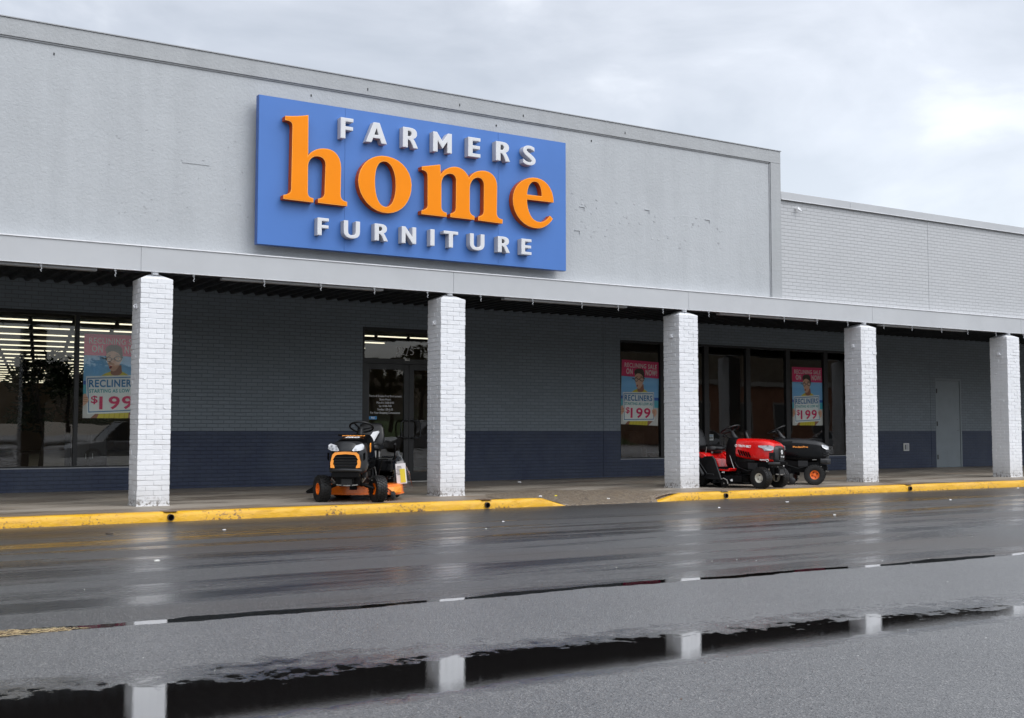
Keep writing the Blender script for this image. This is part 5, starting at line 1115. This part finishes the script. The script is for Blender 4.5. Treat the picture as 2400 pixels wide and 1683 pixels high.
def frame_pic(x, y, z, w_, h_):
    t = empty('wall_picture', (x, y, z)); tag(t, 'dim framed picture on the wall inside the dark side room', 'picture')
    mb = MB(); mb.box(0, w_, -.03, 0, 0, h_, M['fabric']); mb.build('frame', t, bevel=.01); mb = MB(); mb.box(.1, w_-.1, -.036, -.031, .1, h_-.1, M['redbrick']); mb.build('print', t)
frame_pic(20.6, 25.38, 1.1, .9, 1.2)
bn = empty('hanging_banner', (4.35, 42, 2.5)); tag(bn, 'pale hanging banner inside the left window near its left edge', 'banner')
mb = MB(); mb.box(0, 1.5, 0, .02, 0, 1.05, M['int_wall']); mb.build('panel', bn); mb = MB(); put(mb, text2d('JUST', .34, .01, .004, 'CENTER'), M['frame'], (.75, -.004, .60)); put(mb, text2d('RELEASED', .25, .006, .004, 'CENTER'), M['frame'], (.75, -.004, .2)); mb.build('lettering', bn)

pc_ = empty('price_card', (18.17, 20.53, .93)); tag(pc_, 'small pale price card inside the window above the red mower seat', 'price card')
mb = MB(); mb.box(0, .19, 0, .004, 0, .14, M['white']); mb.build('card', pc_)
mb = MB(); mb.box(.02, .17, -.003, -.001, .10, .115, pm('blueink', None)); mb.box(.02, .17, -.003, -.001, .03, .085, M['silver']); mb.build('print', pc_)
mb = MB(); mb.tube([(.095, .01, 0), (.095, .02, -.77)], .008, M['frame'], 6); mb.build('stand', pc_)
# ================================================================= BEHIND THE CAMERA (seen mirrored in the glass)
def car(name, label, x, y, rz, L_, H_, W_, paint, suv):
    z = ground_z(y); t = empty(name, (x, y, z), rz); tag(t, label, 'car', 'parked cars in the lot opposite the store')
    b = MB(); hw = W_/2; sh = H_*.56; fr = .30
    prof = [(-L_/2, .35), (-L_/2, sh*.9), (-L_/2+.1, sh), (L_*.20, sh), (L_*.44, sh*.86), (L_/2, sh*.70), (L_/2, .35), (L_/2-.1, fr), (-L_/2+.1, fr)] if suv else [(-L_/2, .4), (-L_/2+.05, sh*.95), (-L_*.32, sh), (L_*.22, sh*.98), (L_*.42, sh*.84), (L_/2, sh*.62), (L_/2, .32), (L_/2-.1, .22), (-L_/2+.1, .24)]
    b.prism(prof, -hw, hw, M[paint]); b.build('body', t, smooth=30, fix=True, bevel=.06)
    c = MB(); r0 = [(-L_*.47 if suv else -L_*.36, sh-.02), (L_*.23, sh-.02)]; r1 = [(-L_*.42 if suv else -L_*.18, H_-.04), (L_*.08, H_-.04)]
    c.loft([[Vector((r0[0][0], -hw+.06, sh-.02)), Vector((r0[1][0], -hw+.06, sh-.02)), Vector((r0[1][0], hw-.06, sh-.02)), Vector((r0[0][0], hw-.06, sh-.02))], [Vector((r1[0][0], -hw+.2, H_-.05)), Vector((r1[1][0], -hw+.2, H_-.05)), Vector((r1[1][0], hw-.2, H_-.05)), Vector((r1[0][0], hw-.2, H_-.05))]], M['carglass']); c.build('windows', t, fix=True, bevel=.03)
    rf = MB(); rf.box(r1[0][0]+.02, r1[1][0]-.02, -hw+.2, hw-.2, H_-.06, H_, M[paint]); 
    for s in (-1, 1):
        for u in ((0., .36, 1.) if not suv else (0., .30, .64, 1.)):
            a = Vector((r0[0][0]+(r0[1][0]-r0[0][0])*u, s*(hw-.055), sh-.02)); q = Vector((r1[0][0]+(r1[1][0]-r1[0][0])*u, s*(hw-.195), H_-.05)); rf.tube([a, q], .035, M[paint], 6)
        if suv: rf.tube([(r1[0][0]+.2, s*(hw-.28), H_+.05), (r1[1][0]-.3, s*(hw-.28), H_+.05)], .02, M['black'], 6)
    rf.build('roof', t, bevel=.02)
    wr = .37 if suv else .32
    for wx in (-L_*.29, L_*.31):
        for s in (-1, 1):
            wv = empty('wheel', (wx, s*(hw-.1), wr), 0, t); q = MB(); q.lathe([(.001, -.10), (wr*.9, -.11), (wr, -.08), (wr, .08), (wr*.9, .11), (.001, .10)], M['rubber'], 24); q.build('tyre', wv, smooth=40)
            q = MB(); q.lathe([(.001, s*.125), (wr*.3, s*.12), (wr*.62, s*.105), (wr*.64, s*.09), (.001, s*.09)], M['steel'], 20); q.build('rim', wv, smooth=40)
    for s in (-1, 1):
        q = MB(); q.obox((L_/2-.02, s*(hw-.25), sh*.66), (.12, .32, .14), (0, 0, 0), M['lens']); q.build('headlight', t, bevel=.02); q = MB(); q.obox((L_*.19, s*(hw+.09), sh+.10), (.12, .18, .13), (0, 0, 0), M[paint]); q.build('mirror', t, bevel=.02)
    return t
car('parked_suv', 'silver four-door off-roader parked across the lot', 12.6, -10.4, R(180), 5.0, 1.86, 1.95, 'silver', True)
car('parked_car', 'white saloon car parked at the far left of the lot', 5.6, -9.6, R(200), 4.6, 1.45, 1.8, 'carwhite', False)
car('parked_car', 'grey saloon car parked opposite the entrance', 23.6, -3.4, R(184), 4.6, 1.46, 1.82, 'silver', False)
car('parked_suv', 'silver off-roader parked opposite the narrow window', 33.0, -5.4, R(130), 5.0, 1.86, 1.95, 'silver', True)
for i, (x, y, p) in enumerate(((40, -36, 'carwhite'), (48, -42, 'silver'), (62, -30, 'carwhite'), (74, -28, 'silver'), (84, -20, 'carwhite'), (95, -22, 'carwhite'))): car('parked_car', 'distant %s parked car, number %s row along the lot' % ('white' if p == 'carwhite' else 'silver', ('first', 'second', 'third', 'fourth', 'fifth', 'sixth')[i]), x, y, R(180+i*13), 4.5, 1.45, 1.8, p, False)
mb = MB(); rings = []
for x in range(40, 90, 5): rings.append([Vector((x, -58, -.27)), Vector((x, -66, 1.4)), Vector((x, -74, 2.3)), Vector((x, -90, 2.5))])
mb.loft(rings, M['grass'], cap=False, closed=False); tag(mb.build('grass_bank', smooth=60), kind='structure')
mb = MB(); rings = []; r = random.Random(9)
for i in range(0, 121):
    x = -60+i*3.6; k = ss(45, 120, x); row = []
    H = 9.0+24*ss(100, 122, x)
    for j in range(15):
        u = j/14; row.append(Vector((x, -88-u*70+4*k*0, 2.0+H*math.sin(u*1.5)+(2.0*mnoise.noise(Vector((x*.16, u*7, 0)))+1.3*mnoise.noise(Vector((x*.6, u*20, 4))))*(u > 0))))
    rings.append(row)
mb.loft(rings, M['woods'], cap=False, closed=False); tag(mb.build('wooded_hill', smooth=60), 'brown and green wooded hillside behind the car park', 'woods', kind='stuff')
def tree(x, y, z, h, w_, label, seed):
    rnd = random.Random(seed); t = empty('tree', (x, y, z)); tag(t, label, 'tree', 'trees beyond the car park')
    mb = MB(); mb.tube([(0, 0, 0), (.1, 0, h*.4), (0, .1, h*.85)], [.22, .16, .05], M['bark'], 7)
    for k in range(6): a = rnd.random()*6.28; z0 = h*rnd.uniform(.35, .7); mb.tube([(0, 0, z0), (math.cos(a)*w_*.6, math.sin(a)*w_*.6, z0+h*.16)], [.08, .03], M['bark'], 5)
    mb.build('trunk', t); mb = MB()
    for k in range(20): leafcloud(mb, (rnd.gauss(0, w_*.42), rnd.gauss(0, w_*.42), h*rnd.uniform(.45, .95)), w_*.38, 46, .32, M['leaf'], rnd, .7)
    mb.build('crown', t)
for i, (x, y, h, w_) in enumerate(((47.4, -60, 7.4, 1.0), (49.4, -60, 7.4, 1.2), (52.8, -60, 8.6, 2.4), (10, -66, 6.0, 3.0), (22, -70, 6.5, 3.4), (70, -62, 6.5, 3.5))):
    tree(x, y, -.2 if y > -59 else 1.0, h, w_, ('slim tree with a narrow crown', 'medium tree beside the slim one', 'tallest broad tree of the row', 'low rounded tree at the far left', 'loose leafy tree on the grass bank', 'broad tree near the brick building')[i]+' beyond the car park', 20+i)
bb = empty('brick_building', (78, -52, -.2)); tag(bb, 'orange brick building across the car park', 'building')
mb = MB(); mb.box(0, 26, -10, 0, 0, 6.2, M['redbrick']); mb.build('wall', bb); mb = MB(); mb.box(-.4, 26.4, -10.4, .4, 6.2, 6.7, M['pale']); mb.build('roof', bb)
for k in range(4): mb = MB(); mb.box(2+6*k, 4.4+6*k, .01, .06, 1.2, 4.2, M['carglass']); mb.build('window', bb); mb = MB(); mb.box(1.8+6*k, 4.6+6*k, .0, .03, 1.0, 4.4, M['pale']); mb.build('window_frame', bb)
lp = empty('lamp_post', (24.5, -22, -.27)); tag(lp, 'tall dark parking lot lamp post with two heads', 'lamp post')
mb = MB(); mb.tube([(0, 0, 0), (0, 0, 9.6)], [.10, .07], M['frame'], 8); mb.build('pole', lp); 
for s in (-1, 1): mb = MB(); mb.obox((s*.65, 0, 9.65), (.9, .35, .18), (0, 0, 0), M['frame']); mb.build('lamp_head', lp)
